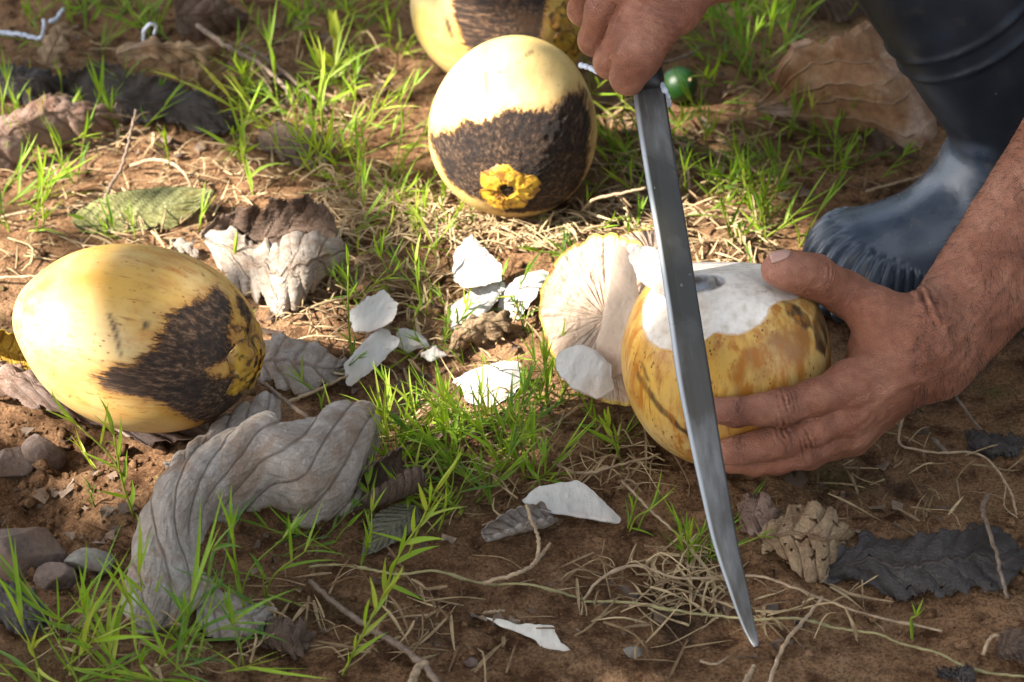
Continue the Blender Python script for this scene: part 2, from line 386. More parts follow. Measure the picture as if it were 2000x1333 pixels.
def mat_leaf(name, cols, vein=(.10, .065, .04), dark=0.4, trans=.16, rough=.72, spots=.4):
    m = M(name)
    n1 = m.noise(17, detail=5, rough=.62, dist=.4); n2 = m.noise(130, detail=4); n3 = m.noise(40, m.co(loc=(7, 7, 7)), detail=4)
    c = m.ramp(n1, [(.28, cols[0]), (.5, cols[1]), (.72, cols[2])])
    c = m.mix(m.ramp(n2, [(.35, .4), (.6, 0.0)]), c, tuple(x*.55 for x in cols[0]))
    c = m.mix(m.math('MULTIPLY', m.ramp(n3, [(.58, 0.0), (.68, 1.0)]), spots), c, tuple(x*.42 for x in cols[0]))
    c = m.mix(m.math('MULTIPLY', m.attr('vein'), .62), c, vein)
    wk = m.noise(75, m.co(loc=(2, 5, 8)), detail=5, rough=.6, dist=1.0)
    web = m.voro(400, None, 'DISTANCE_TO_EDGE')
    wr = m.ramp(web, [(0.0, 1.0), (.07, 0.0)])
    c = m.mix(m.math('MULTIPLY', wr, .14), c, vein)
    c = m.mix(m.ramp(m.noise(30, m.co(loc=(3, 6, 1)), detail=5, rough=.65, dist=.8), [(.50, 0.0), (.66, .6)]), c, tuple(x*y for x, y in zip(cols[0], (.85, .62, .45))))
    m.set(Base_Color=c, Roughness=m.ramp(n1, [(.3, rough-.15), (.7, rough+.05)]), Specular_IOR_Level=.28)
    h = m.math('ADD', m.math('MULTIPLY', n2, .5), m.math('MULTIPLY', wr, -.15)); h = m.math('ADD', h, m.math('MULTIPLY', wk, .7)); h = m.math('ADD', h, m.math('MULTIPLY', m.attr('vein'), .8))
    nb = m.bump(h, 1.0, .0022); m.set(Normal=nb)
    if trans:
        t = m.n('BsdfTranslucent', {'Color': m.mix(1.0, c, (1.0, .8, .55), 'MULTIPLY')})
        x = m.n('MixShader', {0: trans}); m.nt.links.new(m.b.outputs[0], x.inputs[1]); m.nt.links.new(t.outputs[0], x.inputs[2])
        m.nt.links.new(x.outputs[0], m.out.inputs[0])
    return m.mat
def mat_grass(name='grass', a=(.13, .245, .020), b=(.25, .39, .025), c3=(.085, .18, .05), tr=.42, tip=(.36, .36, .07)):
    m = M(name); t = m.attr('tint')
    c = m.ramp(t, [(0, c3), (.35, a), (.8, b), (1, tip)])
    c = m.mix(m.ramp(m.attr('along'), [(.0, .55), (.3, 0.0)]), c, tip)
    c = m.mix(m.ramp(m.noise(60, detail=3), [(.6, 0.0), (.8, .35)]), c, (.20, .17, .05))
    m.set(Base_Color=c, Roughness=.5, Specular_IOR_Level=.28)
    tl = m.n('BsdfTranslucent', {'Color': m.mix(1.0, c, (1.3, 1.25, .5), 'MULTIPLY')})
    x = m.n('MixShader', {0: tr}); m.nt.links.new(m.b.outputs[0], x.inputs[1]); m.nt.links.new(tl.outputs[0], x.inputs[2])
    m.nt.links.new(x.outputs[0], m.out.inputs[0])
    return m.mat
def mat_straw(name='straw', a=(.13, .075, .038), b=(.50, .37, .21)):
    m = M(name); c = m.ramp(m.attr('tint'), [(0, a), (.6, tuple((x+y)/2 for x, y in zip(a, b))), (1, b)])
    c = m.mix(m.ramp(m.noise(140, detail=3), [(.45, 0.0), (.7, .5)]), c, tuple(x*.5 for x in a))
    m.set(Base_Color=c, Roughness=.8, Specular_IOR_Level=.15); m.set(Normal=m.bump(m.noise(500), .4, .0008)); return m.mat
def mat_wood(name, a, b):
    m = M(name); n = m.noise(160, detail=5, rough=.65); c = m.ramp(n, [(.3, a), (.65, b)])
    m.set(Base_Color=c, Roughness=.8, Normal=m.bump(n, .6, .0015)); return m.mat
def mat_stone(name, a, b):
    m = M(name); n = m.noise(38, detail=6, rough=.62); n2 = m.noise(200, detail=4)
    c = m.ramp(n, [(.3, a), (.62, b)]); c = m.mix(m.ramp(n2, [(.4, .4), (.6, 0.0)]), c, tuple(x*.55 for x in a))
    c = m.mix(m.ramp(m.noise(20, m.co(loc=(4, 2, 8)), detail=4), [(.5, 0.0), (.6, .6)]), c, (.12, .065, .035))
    m.set(Base_Color=c, Roughness=.85, Normal=m.bump(m.math('ADD', n, m.math('MULTIPLY', n2, .4)), .8, .004)); return m.mat
def mat_blade():
    m = M('blade_steel')
    al = m.n('Mapping', {'Vector': m.tc.outputs['Object'], 'Scale': (1, 1, .06)}).outputs[0]
    s = m.math('ADD', m.math('MULTIPLY', m.noise(260, al, detail=4, rough=.65), .55), m.math('MULTIPLY', m.noise(60, m.co((1, 1, .25)), detail=5, rough=.65), .45)); bl = m.noise(26, m.co((1, 1, .3)), detail=5, rough=.6)
    wet_reflect = m.attr('wet_reflect')
    c = m.ramp(s, [(.3, (.12, .115, .11)), (.55, (.24, .235, .225)), (.75, (.40, .39, .375))])
    c = m.mix(m.ramp(bl, [(.42, .85), (.60, 0.0)]), c, (.07, .060, .048))
    c = m.mix(wet_reflect, c, (.022, .021, .014))  # wet zone; its dark olive reflection is put into the colour
    c = m.mix(m.math('MULTIPLY', m.ramp(m.noise(150, m.co((1, 1, .6)), detail=3), [(.70, 0.0), (.74, .7)]), m.ramp(wet_reflect, [(.3, 0.0), (.8, .5)])), c, (.62, .60, .56))
    c = m.mix(m.attr('edge'), c, (.62, .63, .64)); c = m.mix(m.attr('spine'), c, (.012, .012, .012))  # spine strip coloured near-black to stand for its dark reflection
    m.set(Base_Color=c, Metallic=m.math('SUBTRACT', .85, m.math('MULTIPLY', wet_reflect, .84)), Roughness=m.mix(wet_reflect, m.ramp(s, [(.3, .38), (.7, .58)]), (.24, .24, .24)))
    m.set(Normal=m.bump(m.math('ADD', m.math('MULTIPLY', s, .4), m.math('MULTIPLY', m.noise(300, detail=3), .2)), .35, .001)); return m.mat
def mat_plain(name, col, rough=.6, var=.3, scale=60, bump=.3, **kw):
    m = M(name); n = m.noise(scale, detail=4)
    m.set(Base_Color=m.ramp(n, [(.3, tuple(x*(1-var) for x in col)), (.7, tuple(min(.9, x*(1+var)) for x in col))]), Roughness=rough, **kw)
    m.set(Normal=m.bump(n, bump, .001)); return m.mat
def mat_rubber():
    m = M('boot_rubber'); n = m.noise(28, detail=5); n2 = m.noise(240, detail=3)
    c = m.ramp(n, [(.3, (.030, .042, .064)), (.6, (.05, .068, .100)), (.8, (.085, .105, .135))])
    dust = m.ramp(m.noise(55, m.co(loc=(2, 2, 2)), detail=5), [(.58, 0.0), (.72, .5)])
    c = m.mix(dust, c, (.15, .14, .125))
    c = m.mix(m.attr('shaft'), c, (.004, .004, .0045))
    sp = m.math('MULTIPLY', m.ramp(m.voro(95), [(.06, 1.0), (.1, 0.0)]), m.ramp(m.noise(30, m.co(loc=(9, 1, 1))), [(.58, 0.0), (.64, .8)]))
    c = m.mix(sp, c, (.22, .16, .10))
    m.set(Base_Color=c, Roughness=m.mix(m.attr('shaft'), m.ramp(n, [(.3, .22), (.7, .40)]), (.5, .5, .5)), Specular_IOR_Level=m.math('SUBTRACT', .6, m.math('MULTIPLY', m.attr('shaft'), .5)))
    m.set(Normal=m.bump(m.math('ADD', n2, m.math('MULTIPLY', n, 1.0)), .25, .001)); return m.mat
SKIN = mat_skin(); NAIL = mat_nail(); SOIL = mat_soil()
GRASS = mat_grass(); GRASSD = mat_grass('shade_grass_blades', (.06, .15, .03), (.11, .25, .03), (.06, .12, .065), .35, (.20, .26, .06))
STRAW = mat_straw()
TWIG = mat_wood('twig_bark', (.09, .06, .042), (.22, .155, .11)); STEM = mat_wood('dry_stem', (.20, .13, .075), (.40, .29, .18))
GREENSTEM = mat_wood('green_stem', (.17, .14, .06), (.30, .26, .12))
L_GREY = mat_leaf('leaf_grey', [(.29, .235, .19), (.42, .365, .32), (.56, .52, .48)], (.13, .072, .042), spots=.2)
L_PALE = mat_leaf('leaf_pale', [(.26, .205, .16), (.40, .34, .285), (.52, .47, .42)], (.20, .14, .095), spots=.3)
L_BROWN = mat_leaf('leaf_brown', [(.21, .10, .045), (.35, .20, .105), (.50, .42, .375)], (.40, .30, .21), spots=.3)
L_TAN = mat_leaf('leaf_tan', [(.19, .115, .065), (.33, .23, .135), (.43, .32, .20)], (.13, .075, .04), spots=.5)
L_DARK = mat_leaf('leaf_dark', [(.035, .028, .026), (.068, .058, .056), (.11, .096, .09)], (.10, .075, .06), spots=.3)
L_UMBER = mat_leaf('leaf_umber', [(.07, .042, .03), (.14, .092, .066), (.22, .16, .12)], (.10, .06, .04), spots=.4)
L_GREEN = mat_leaf('leaf_olive', [(.17, .17, .055), (.27, .27, .105), (.36, .36, .19)], (.16, .15, .06), spots=.5, rough=.5)
L_SAGE = mat_leaf('leaf_sage', [(.15, .14, .09), (.22, .21, .145), (.28, .27, .20)], (.085, .075, .045), spots=.25)
L_YELLOW = mat_leaf('leaf_yellow', [(.30, .17, .02), (.48, .31, .03), (.42, .36, .14)], (.2, .10, .03), spots=.5)
HUSKW = mat_husk_white().mat
HUSKB = mat_husk_white('husk_beige', (.48, .36, .27), .4).mat
STONE_B = mat_stone('stone_brown', (.085, .055, .042), (.17, .12, .095)); STONE_G = mat_stone('stone_grey', (.12, .105, .085), (.26, .235, .20))
BLADE = mat_blade(); BLACKH = mat_plain('black_handle', (.012, .012, .013), .45)
CORD = mat_plain('pale_cord', (.50, .55, .66), .6, .25, 300, .6); RUBBER = mat_rubber()
SHIRT = mat_plain('shirt_cloth', (.10, .11, .13), .85); TROUSERS = mat_plain('trouser_cloth', (.022, .022, .026), .9); HAIR = mat_plain('hair_black', (.012, .010, .009), .6)
BARK = mat_wood('tree_bark', (.06, .045, .035), (.16, .12, .09))
# ------------------------------------------------------------------ ground: one sheet, fine in view, out to the horizon
X, Y = np.meshgrid(gx, gy, indexing='ij')
V = np.stack([X, Y, HG], -1).reshape(-1, 3)
ground = obj('ground', V, grid_faces(len(gx), len(gy))[:, ::-1], SOIL, base=(0, 0, 0)); tag(ground, kind='structure')

def inpoly(q, poly):
    q = np.asarray(q, float); poly = np.asarray(poly, float); r = np.zeros(len(q), bool); j = len(poly)-1
    for i in range(len(poly)):
        a, b = poly[i], poly[j]
        c = (a[1] > q[:, 1]) != (b[1] > q[:, 1])
        with np.errstate(divide='ignore', invalid='ignore'):
            x = (b[0]-a[0])*(q[:, 1]-a[1])/(b[1]-a[1]+1e-12)+a[0]
        r ^= c & (q[:, 0] < x); j = i
    return r
def polydist(q, poly):                                             # signed distance, + inside
    q = np.asarray(q, float); poly = np.asarray(poly, float); d = np.full(len(q), 1e9)
    for i in range(len(poly)):
        a, b = poly[i], poly[(i+1) % len(poly)]; ab = b-a
        t = np.clip(((q-a)@ab)/(ab@ab+1e-12), 0, 1); d = np.minimum(d, np.linalg.norm(q-a-t[:, None]*ab, axis=1))
    return np.where(inpoly(q, poly), d, -d)

# ------------------------------------------------------------------ the tree overhead whose crown shades all but a strip of the ground
def land(poly, z):                                                  # where the sun's rays through these points meet the ground
    q = np.array([P(x, y, z) for x, y in poly]); return (q-SUN*(z/SUN[2]))[:, :2]
LIT = [land([(-400, 300), (0, 330), (230, 300), (420, 300), (560, 240), (700, 190), (900, 170), (1080, 150), (1180, 200), (1170, 330), (1330, 400), (1330, 450), (1140, 450), (1060, 520), (1035, 640), (1050, 740), (1000, 795), (820, 800), (640, 770), (560, 800), (380, 860), (180, 830), (-50, 800), (-400, 800)], .01),
       land([(840, 60), (1080, 60), (1140, 200), (1010, 420), (830, 330)], .09), land([(20, 450), (490, 470), (520, 700), (400, 850), (20, 850)], .07), land([(-60, 180), (120, 175), (235, 215), (230, 250), (110, 240), (-60, 280)], .035), land([(270, 70), (400, 80), (455, 120), (400, 200), (350, 130)], .045), land([(520, 120), (720, 60), (790, 200), (740, 330), (560, 330)], .04), land([(1330, 420), (1480, 400), (1560, 450), (1520, 490), (1360, 490)], .015),
       land([(1200, 560), (1300, 480), (1400, 480), (1385, 690), (1205, 740)], .115)]
def shade_tree():
    root = thing('shade_tree', 'broad leafy tree whose crown shades the ground', 'tree', (-5.2, -2.6, 0))
    trunk = [(-5.2, -2.6, -.1), (-5.1, -2.5, 1.2), (-4.7, -2.2, 2.4), (-4.0, -1.7, 3.3), (-3.0, -1.1, 3.6)]
    Vt, Ft = tube(crom(trunk, 40), np.linspace(.2, .07, 40), 14, .06)
    obj('trunk', Vt, Ft, BARK, root)
    rs = np.random.default_rng(5)
    n = 27000
    g = np.stack([rs.uniform(-1.7, 1.9, n), rs.uniform(-1.6, 1.9, n), np.zeros(n)], 1)
    d = np.max([polydist(g[:, :2], q) for q in LIT], 0)
    d = d+fbm(np.c_[g[:, :2]*9, np.zeros(n)], 2, 77)*.018
    keep = d < -.026
    gaps = fbm(np.c_[g[:, :2]*7, np.zeros(n)+3], 2, 91)
    keep &= gaps < .34
    keep |= (d > 0) & (rs.random(n) < .018)
    g = g[keep]; n = len(g)
    c = g+SUN*rs.uniform(2.6, 4.3, n)[:, None]
    nrm = SUN*1.0+rs.normal(0, .55, (n, 3)); nrm /= np.linalg.norm(nrm, axis=1)[:, None]
    a = np.cross(nrm, rs.normal(0, 1, (n, 3))); a /= np.linalg.norm(a, axis=1)[:, None]; b = np.cross(nrm, a)
    L = rs.uniform(.035, .06, n)[:, None]; W_ = L*rs.uniform(.4, .6, n)[:, None]
    Vl = np.stack([c-a*L, c-a*L*.2+b*W_+nrm*.006, c+a*L, c-a*L*.2-b*W_+nrm*.006], 1).reshape(-1, 3)
    F = np.arange(4*n).reshape(-1, 4)
    m = mat_grass('tree_leaves', (.05, .10, .015), (.09, .15, .02), (.03, .07, .012), .25, (.1, .14, .03))
    o = obj('crown', Vl, F, m, root, False, {'tint': np.repeat(rs.random(n), 4), 'along': np.ones(4*n)}); o['kind'] = 'stuff'
    for k in range(7):
        e = c[rs.integers(n)]
        Vt, Ft = tube(crom([(-4.0, -1.7, 3.3), (np.array([-4, -1.7, 3.3])+e)/2+rs.normal(0, .12, 3)+[0, 0, .2], e], 16), np.linspace(.04, .006, 16), 7)
        obj('branch', Vt, Ft, BARK, root)
shade_tree()

def added_bush(label, cen, size, n, seed):  # unseen bushes added to block sky light from the sides
    root = thing('added_bush', label, 'added_bush', (cen[0], cen[1], 0)); rs = np.random.default_rng(seed)
    u = rs.normal(0, 1, (n, 3)); u /= np.linalg.norm(u, axis=1)[:, None]; r = rs.uniform(.55, 1.0, n)**.5*(1+.2*fbm(u*2.5, 2, seed))
    c = np.array(cen)+[0, 0, size[2]*.95]+u*r[:, None]*np.array(size); c = c[c[:, 2] > .05]; n = len(c)
    a = rs.normal(0, 1, (n, 3)); a /= np.linalg.norm(a, axis=1)[:, None]; b = np.cross(a, rs.normal(0, 1, (n, 3))); b /= np.linalg.norm(b, axis=1)[:, None]
    L = rs.uniform(.07, .13, n)[:, None]
    Vl = np.stack([c-a*L, c+b*L*.45, c+a*L, c-b*L*.45], 1).reshape(-1, 3)
    o = obj('foliage', Vl, np.arange(4*n).reshape(-1, 4), bpy.data.materials['tree_leaves'], root, False, {'tint': np.repeat(rs.random(n), 4), 'along': np.ones(4*n)}); o['kind'] = 'stuff'
    for k in range(5):
        e = c[rs.integers(n)]; Vt, Ft = tube(crom([(cen[0]+rs.normal(0, .06), cen[1]+rs.normal(0, .06), -.05), (np.array([cen[0], cen[1], .5])+e)/2, e], 12), np.linspace(.03, .005, 12), 7); obj('branch', Vt, Ft, BARK, root)
added_bush('added unseen dense green shrub blocking side light beyond the squatting person', (3.0, .8, 0), (1.0, 1.8, 1.5), 4200, 3)
added_bush('added unseen tall green shrub blocking low sky light at the back beyond the coconuts', (.3, 4.2, 0), (2.2, .9, 1.6), 5200, 4)
added_bush('added unseen green shrub blocking sky light to the back right beyond the boots', (2.5, 3.2, 0), (1.2, 1.0, 1.7), 3800, 5)
added_bush('added unseen green shrub blocking sky light behind the place where the viewer stands', (.9, -4.2, 0), (2.4, .9, 1.7), 5200, 6)
# ------------------------------------------------------------------ coconuts
def frame(axis, hint=(0, 0, 1)):
    z = unit(axis); x = np.cross(hint, z)
    if np.linalg.norm(x) < 1e-3: x = np.cross((0, 1, 0), z)
    x = unit(x); return np.stack([x, np.cross(z, x), z], 1)        # columns
def ell_hit(px, py, cen, rot, rad, grow=0.0):
    r = np.asarray(rad)+grow; o = (CAMP-cen)@rot/r; d = ray(px, py)@rot/r
    A = d@d; B = o@d; Cc = o@o-1; disc = B*B-A*Cc
    t = (-B-math.sqrt(disc))/A if disc > 0 else -B/A
    return CAMP+ray(px, py)*t
def px_shape(Vw, cen, rot, rad, poly):                             # signed distance in mm to a patch drawn on the shell
    hits = np.array([ell_hit(x, y, cen, rot, rad)-cen for x, y in poly]); m = unit(hits.mean(0))
    B = frame(m); loc = lambda q: (q@B)[:, :2]*1000
    q = Vw-cen; d = polydist(loc(q), loc(hits)); front = (q@m) > 0
    return np.where(front, d, -40)
def coconut_shape(rad, n=(110, 190), egg=.10, lobe=.026, seed=0):
    th = np.linspace(0, math.pi, n[0])[:, None]; ph = np.linspace(0, 2*math.pi, n[1], endpoint=False)[None]
    z = -np.cos(th); r = np.sin(th)*(1+egg*z*1.0)                   # wider towards the calyx end (+z)
    r = r*(1+lobe*np.cos(3*ph+seed)*np.sin(th))
    tip = .06*np.exp(-((z+1)/.10)**2)
    x = rad[0]*r*np.cos(ph); y = rad[1]*r*np.sin(ph); zz = rad[2]*(z-tip)*np.ones_like(ph)
    Vl = np.stack([x, y, zz], -1).reshape(-1, 3)
    Vl = Vl*(1+.012*fbm(Vl*22+seed, 2, seed))[:, None]
    return Vl, grid_faces(*n, wrap_v=True)[:, ::-1]
def calyx(root, rot, cen, rad, zf, radius, mat, seed, ruff=1.0):
    # the stalk scar with the dry overlapping sepals round it, at the +z end
    rs = np.random.default_rng(seed); nr, na = 16, 22
    surf = lambda rho: np.sqrt(np.clip(1-(rho/rad[0])**2, 0, 1))*rad[2]*zf
    rr = np.linspace(0, 1, nr)[:, None]; a = np.linspace(0, 2*math.pi, 48, endpoint=False)[None]
    rho = radius*.92*rr*(1+.12*np.sin(3*a+seed)+.08*np.sin(5*a))
    z = surf(rho)+.0022*(1-rr**6)-.0005-.005*np.exp(-(rr/.24)**2)
    Vl = np.stack([rho*np.cos(a), rho*np.sin(a), z*np.ones_like(a)], -1).reshape(-1, 3); Vl[:, 2] += .0016*fbm(Vl*170, 2, seed)
    o = obj('calyx', Vl@rot.T+cen, grid_faces(nr, 48, True), mat, root, True, {'pit': (np.exp(-(rr/.34)**2)*np.ones_like(a)).ravel(), 'rim': (sstep(.8, 1, rr)*np.ones_like(a)).ravel()})
    n = 7
    for k in range(n):
        a0 = k*2*math.pi/n*1.0+rs.uniform(-.2, .2); hw_ = rs.uniform(.42, .72); R1 = radius*rs.uniform(.80, 1.22); lay = k % 2
        t = np.linspace(0, 1, nr)[:, None]; v = np.linspace(-1, 1, na)[None]
        wid = np.sqrt(np.clip(1-(np.clip(t-.35, 0, 1)/.65)**2.6, .02, 1))
        ang = a0+hw_*v*wid; rho = R1*(.30+.70*t)*(1-.05*v*v)
        rho = rho*(1+.05*fbm(np.stack([ang*3, t*np.ones_like(v)*2, np.full_like(ang, k)], -1), 3, seed+k))
        z = surf(rho)+.0014+.0006*lay-.0010*t**3+ruff*(.0009*np.sin(math.pi*t)*(1-v*v)+.0004*t**4)+.0014*np.abs(v)**3*rs.uniform(-.3, 1)
        z = z+.0022*fbm(np.stack([rho*np.cos(ang)*120, rho*np.sin(ang)*140, np.full_like(ang, k)], -1), 3, seed)
        Vs_ = np.stack([rho*np.cos(ang), rho*np.sin(ang), z], -1).reshape(-1, 3)
        rim = np.clip(sstep(.72, 1, t)+sstep(.75, 1, np.abs(v)), 0, 1)
        q_ = obj('sepal', Vs_@rot.T+cen, grid_faces(nr, na), mat, o, True, {'pit': np.zeros(nr*na), 'rim': rim.ravel()}); solidify(q_, .0005)
    return o
def mat_calyx(name, a, b, rimc):
    m = M(name); n = m.noise(70, detail=4); c = m.ramp(n, [(.35, a), (.6, b)])
    c = m.mix(m.ramp(m.noise(110, m.co(loc=(3, 3, 3)), detail=4, dist=1), [(.50, 0.0), (.60, .85)]), c, rimc)
    c = m.mix(m.math('MULTIPLY', m.attr('rim'), .6), c, rimc); c = m.mix(m.math('MULTIPLY', m.attr('pit'), .8), c, (.42, .15, .02))
    m.set(Base_Color=c, Roughness=.45, Normal=m.bump(n, .7, .002)); return m.mat
CAL_Y = mat_calyx('calyx_yellow', (.50, .26, .02), (.62, .38, .04), (.16, .055, .01))
CAL_B = mat_calyx('calyx_brown', (.26, .12, .02), (.46, .27, .03), (.05, .022, .010))
SKIN_A = [(.42, .22, .032), (.49, .295, .065), (.52, .38, .17)]
SKIN_B = [(.60, .40, .12), (.66, .47, .18), (.70, .53, .25)]
SKIN_C = [(.42, .27, .05), (.48, .33, .08), (.52, .38, .13)]
COCO_A = mat_coconut('coconut_yellow', SKIN_A, .85)[0].mat
COCO_B = mat_coconut('coconut_cream', SKIN_B, .25)[0].mat
COCO_C = mat_coconut('coconut_olive_yellow', SKIN_C, .35)[0].mat

def coconut(label, cen, axis, rad, mat, scorch, clear=(), bruises=(), crack=0.0, egg=.10, seed=0, cal=None, zf=.985):
    rot = frame(axis)
    root = thing('coconut', label, 'coconut', cen, rot, 'whole yellow coconuts lying on the ground')
    Vl, F = coconut_shape(rad, egg=egg, seed=seed); Vw = Vl@rot.T+cen
    s = np.full(len(Vw), -40.0)
    for p in scorch: s = np.maximum(s, px_shape(Vw, cen, rot, rad, p))
    for p in clear: s = np.minimum(s, -px_shape(Vw, cen, rot, rad, p))
    br = np.zeros(len(Vw))
    for p in bruises: br = np.maximum(br, sstep(-1.2, 1.2, px_shape(Vw, cen, rot, rad, p)))
    if crack: Vw = Vw+((Vw-cen)/np.linalg.norm(Vw-cen, axis=1)[:, None])*(crack*.0012*sstep(-1, 4, s)*fbm(Vl*[240, 240, 110], 2, 3))[:, None]
    obj('husk', Vw, F, mat, root, True, {'scorch': np.clip(s, -40, 40), 'bruise': br, 'crack': np.full(len(Vw), crack)})
    if cal: calyx(root, rot, cen, rad, zf, cal[0], cal[1], seed+5, cal[2])
    return root
# 1: lying on the dry leaf at the left
LC_R = np.array([.064, .064, .0865])
LC_C = C(272, 657, depth(P(272, 657, .068)))
coconut('yellow coconut with dark scorched patch lying on a dry leaf', LC_C, unit(CR*.955-CU*.20-CF*.22), LC_R, COCO_A,
        [[(418, 562), (436, 577), (447, 602), (441, 640), (472, 640), (500, 655), (506, 700), (498, 745), (470, 792), (400, 826), (345, 803), (318, 786), (215, 762), (188, 735), (230, 716), (258, 722), (292, 690), (322, 640), (327, 616), (372, 590)],
         [(452, 562), (474, 586), (492, 622), (484, 634), (462, 600)]],
        [[(402, 722), (440, 700), (476, 682), (480, 716), (440, 740), (418, 734)], [(440, 640), (475, 636), (492, 668), (470, 690), (446, 672)]],
        [[(208, 610), (215, 612), (228, 640), (238, 695), (232, 700), (224, 655)], [(278, 625), (292, 628), (290, 642), (280, 645)]], crack=.12, egg=.03, seed=1, cal=(.027, CAL_B, .8), zf=1.0)
# 2: in the middle, its stalk end facing the camera
CC_R = np.array([.0665, .0665, .080])
CC_C = C(1003, 248, depth(P(1003, 248, .066)))
coconut('cream coconut with cracked brown patch above a yellow stalk scar', CC_C, unit(-CF*.74-CU*.67-CR*.06), CC_R, COCO_B,
        [[(842, 262), (900, 247), (950, 241), (990, 216), (1078, 212), (1112, 186), (1142, 186), (1152, 230), (1152, 300), (1135, 352), (1090, 398), (1035, 412), (990, 414), (930, 385), (880, 352), (858, 312), (845, 285)]],
        [], [[(1008, 128), (1014, 128), (1030, 104), (1042, 100), (1040, 108), (1020, 120)], [(948, 140), (953, 140), (956, 205), (951, 208)]], crack=1.0, egg=.0, seed=2, cal=(.024, CAL_Y, 1.0), zf=.99)
# 3: behind it, cut by the top of the picture
BC_R = np.array([.070, .070, .082])
BC_C = C(978, 22, depth(P(978, 22, .068)))
coconut('olive yellow coconut with broad grey brown patch behind the cream coconut', BC_C, unit(CR*.80-CF*.55-CU*.22), BC_R, COCO_C,
        [[(888, -60), (1075, -60), (1062, 30), (1060, 80), (1010, 100), (930, 108), (905, 82), (890, 40)]],
        [], [[(1000, 20), (1060, 30), (1050, 70), (1010, 60)], [(868, 28), (880, 40), (890, 72), (884, 78), (874, 55)]], crack=.15, egg=.04, seed=3, cal=(.030, CAL_B, 1.0), zf=.99)

# ------------------------------------------------------------------ the coconut being opened: pared top, hole, yellow skin below
HC_R = np.array([.0705, .0705, .078])
HC_AX = unit(np.array([-.10, -.10, 1.0])); HC_ROT = frame(HC_AX, (0, 1, 0))
HC_C = C(1416, 700, depth(P(1416, 700, .074)))
WC = depth(HC_C)
def HS(px, py, off=0.0): return ell_hit(px, py, HC_C, HC_ROT, HC_R, off)
def cut_plane(px, py, n, sink):                                    # paring cut under the skin at this pixel
    n = unit(n); return HS(px, py)-n*sink, n
CUTS = [cut_plane(1450, 560, -CF*.62+CU*.78+CR*.10, .008), cut_plane(1270, 630, -CF*.72+CU*.50-CR*.48, .0042),
        cut_plane(1360, 560, -CF*.70+CU*.70-CR*.12, .0085), cut_plane(1540, 535, -CF*.45+CU*.85+CR*.28, .0055),
        cut_plane(1420, 520, CU*.99-CF*.15, .006), cut_plane(1400, 615, -CF*.86+CU*.50, .0042)]
HOLE = HS(1374, 552, -.009)
def held_f(p):
    q = (p-HC_C)@HC_ROT; zz = q[:, 2]/HC_R[2]
    a = np.arctan2(q[:, 1], q[:, 0]); s = 1+.015*np.cos(3*a+.7)*np.clip(1-zz*zz, 0, 1)
    f = ellip(p, HC_C, HC_R, HC_ROT)-(s-1)*.07-.0012*fbm(p*25, 2, 4)
    for o, n in CUTS: f = smax(f, (p-o)@n+.0005*fbm(p*[70, 70, 30], 2, 8), .0008)
    h = ellip(p, HOLE, (.0125, .0062, .012), frame(-CF*.6+CU*.8))-.0045*fbm(p*130, 2, 6)
    return smax(f, -h, .002)
Vh, Fh = sdf_mesh(held_f, HC_C-.088, HC_C+.090, .0013)
skin_d = ellip(Vh, HC_C, HC_R, HC_ROT); q = (Vh-HC_C)@HC_ROT; a = np.arctan2(q[:, 1], q[:, 0])
skin_d = skin_d-(.015*np.cos(3*a+.7)*np.clip(1-(q[:, 2]/HC_R[2])**2, 0, 1))*.07-.0012*fbm(Vh*25, 2, 4)
cutv = -skin_d*1000
holev = np.clip(1-(ellip(Vh, HOLE, (.0125, .0062, .012), frame(-CF*.6+CU*.8))*1000-1.0)/1.5, 0, 1)
br = np.zeros(len(Vh))
for p in ([(1522, 585), (1545, 590), (1575, 618), (1592, 645), (1572, 642), (1540, 618)], [(1588, 585), (1604, 620), (1614, 660), (1610, 700), (1594, 680), (1585, 630)],
          [(1236, 705), (1246, 712), (1275, 765), (1310, 808), (1350, 846), (1348, 856), (1300, 812), (1262, 765)], [(1252, 708), (1258, 712), (1272, 745), (1266, 742)]):
    br = np.maximum(br, sstep(-1.5, 1.5, px_shape(Vh, HC_C, HC_ROT, HC_R, p)+2.2*fbm(Vh*170, 2, 5)))
mh, skinc = mat_coconut('coconut_pared', [(.48, .25, .035), (.56, .335, .07), (.60, .41, .14)], 1.25)
fs_ = mh.math('MULTIPLY', mh.ramp(mh.noise(130, mh.co((1, 1, .13), loc=(2, 2, 2)), detail=5, rough=.65), [(.49, 0.0), (.60, .9)]), mh.ramp(mh.noise(22, mh.co(loc=(7, 1, 3)), detail=4), [(.42, 0.0), (.56, 1.0)]))
skinc = mh.mix(fs_, skinc, (.36, .125, .012))
pf = mh.noise(170, mh.co((1, 1, .15)), detail=4)
pulp = mh.ramp(pf, [(.28, (.52, .445, .36)), (.5, (.68, .615, .54)), (.75, (.78, .73, .66))])
pulp = mh.mix(mh.ramp(mh.noise(16, detail=3), [(.52, 0.0), (.74, .35)]), pulp, (.60, .42, .28))
pulp = mh.mix(mh.ramp(mh.noise(110, mh.co((1, 1, .35), loc=(3, 3, 1)), detail=3), [(.68, 0.0), (.74, .55)]), pulp, (.32, .18, .10))
pulp = mh.mix(mh.attr('hole'), pulp, mh.ramp(mh.noise(90, detail=3), [(.35, (.16, .12, .10)), (.5, (.34, .33, .33)), (.62, (.52, .55, .58))]))
fac = mh.ramp(mh.math('MULTIPLY', mh.math('ADD', mh.attr('cut'), mh.math('MULTIPLY', mh.math('SUBTRACT', mh.noise(300, detail=2), .5), .2)), .5), [(.20, 0.0), (.34, 1.0)])
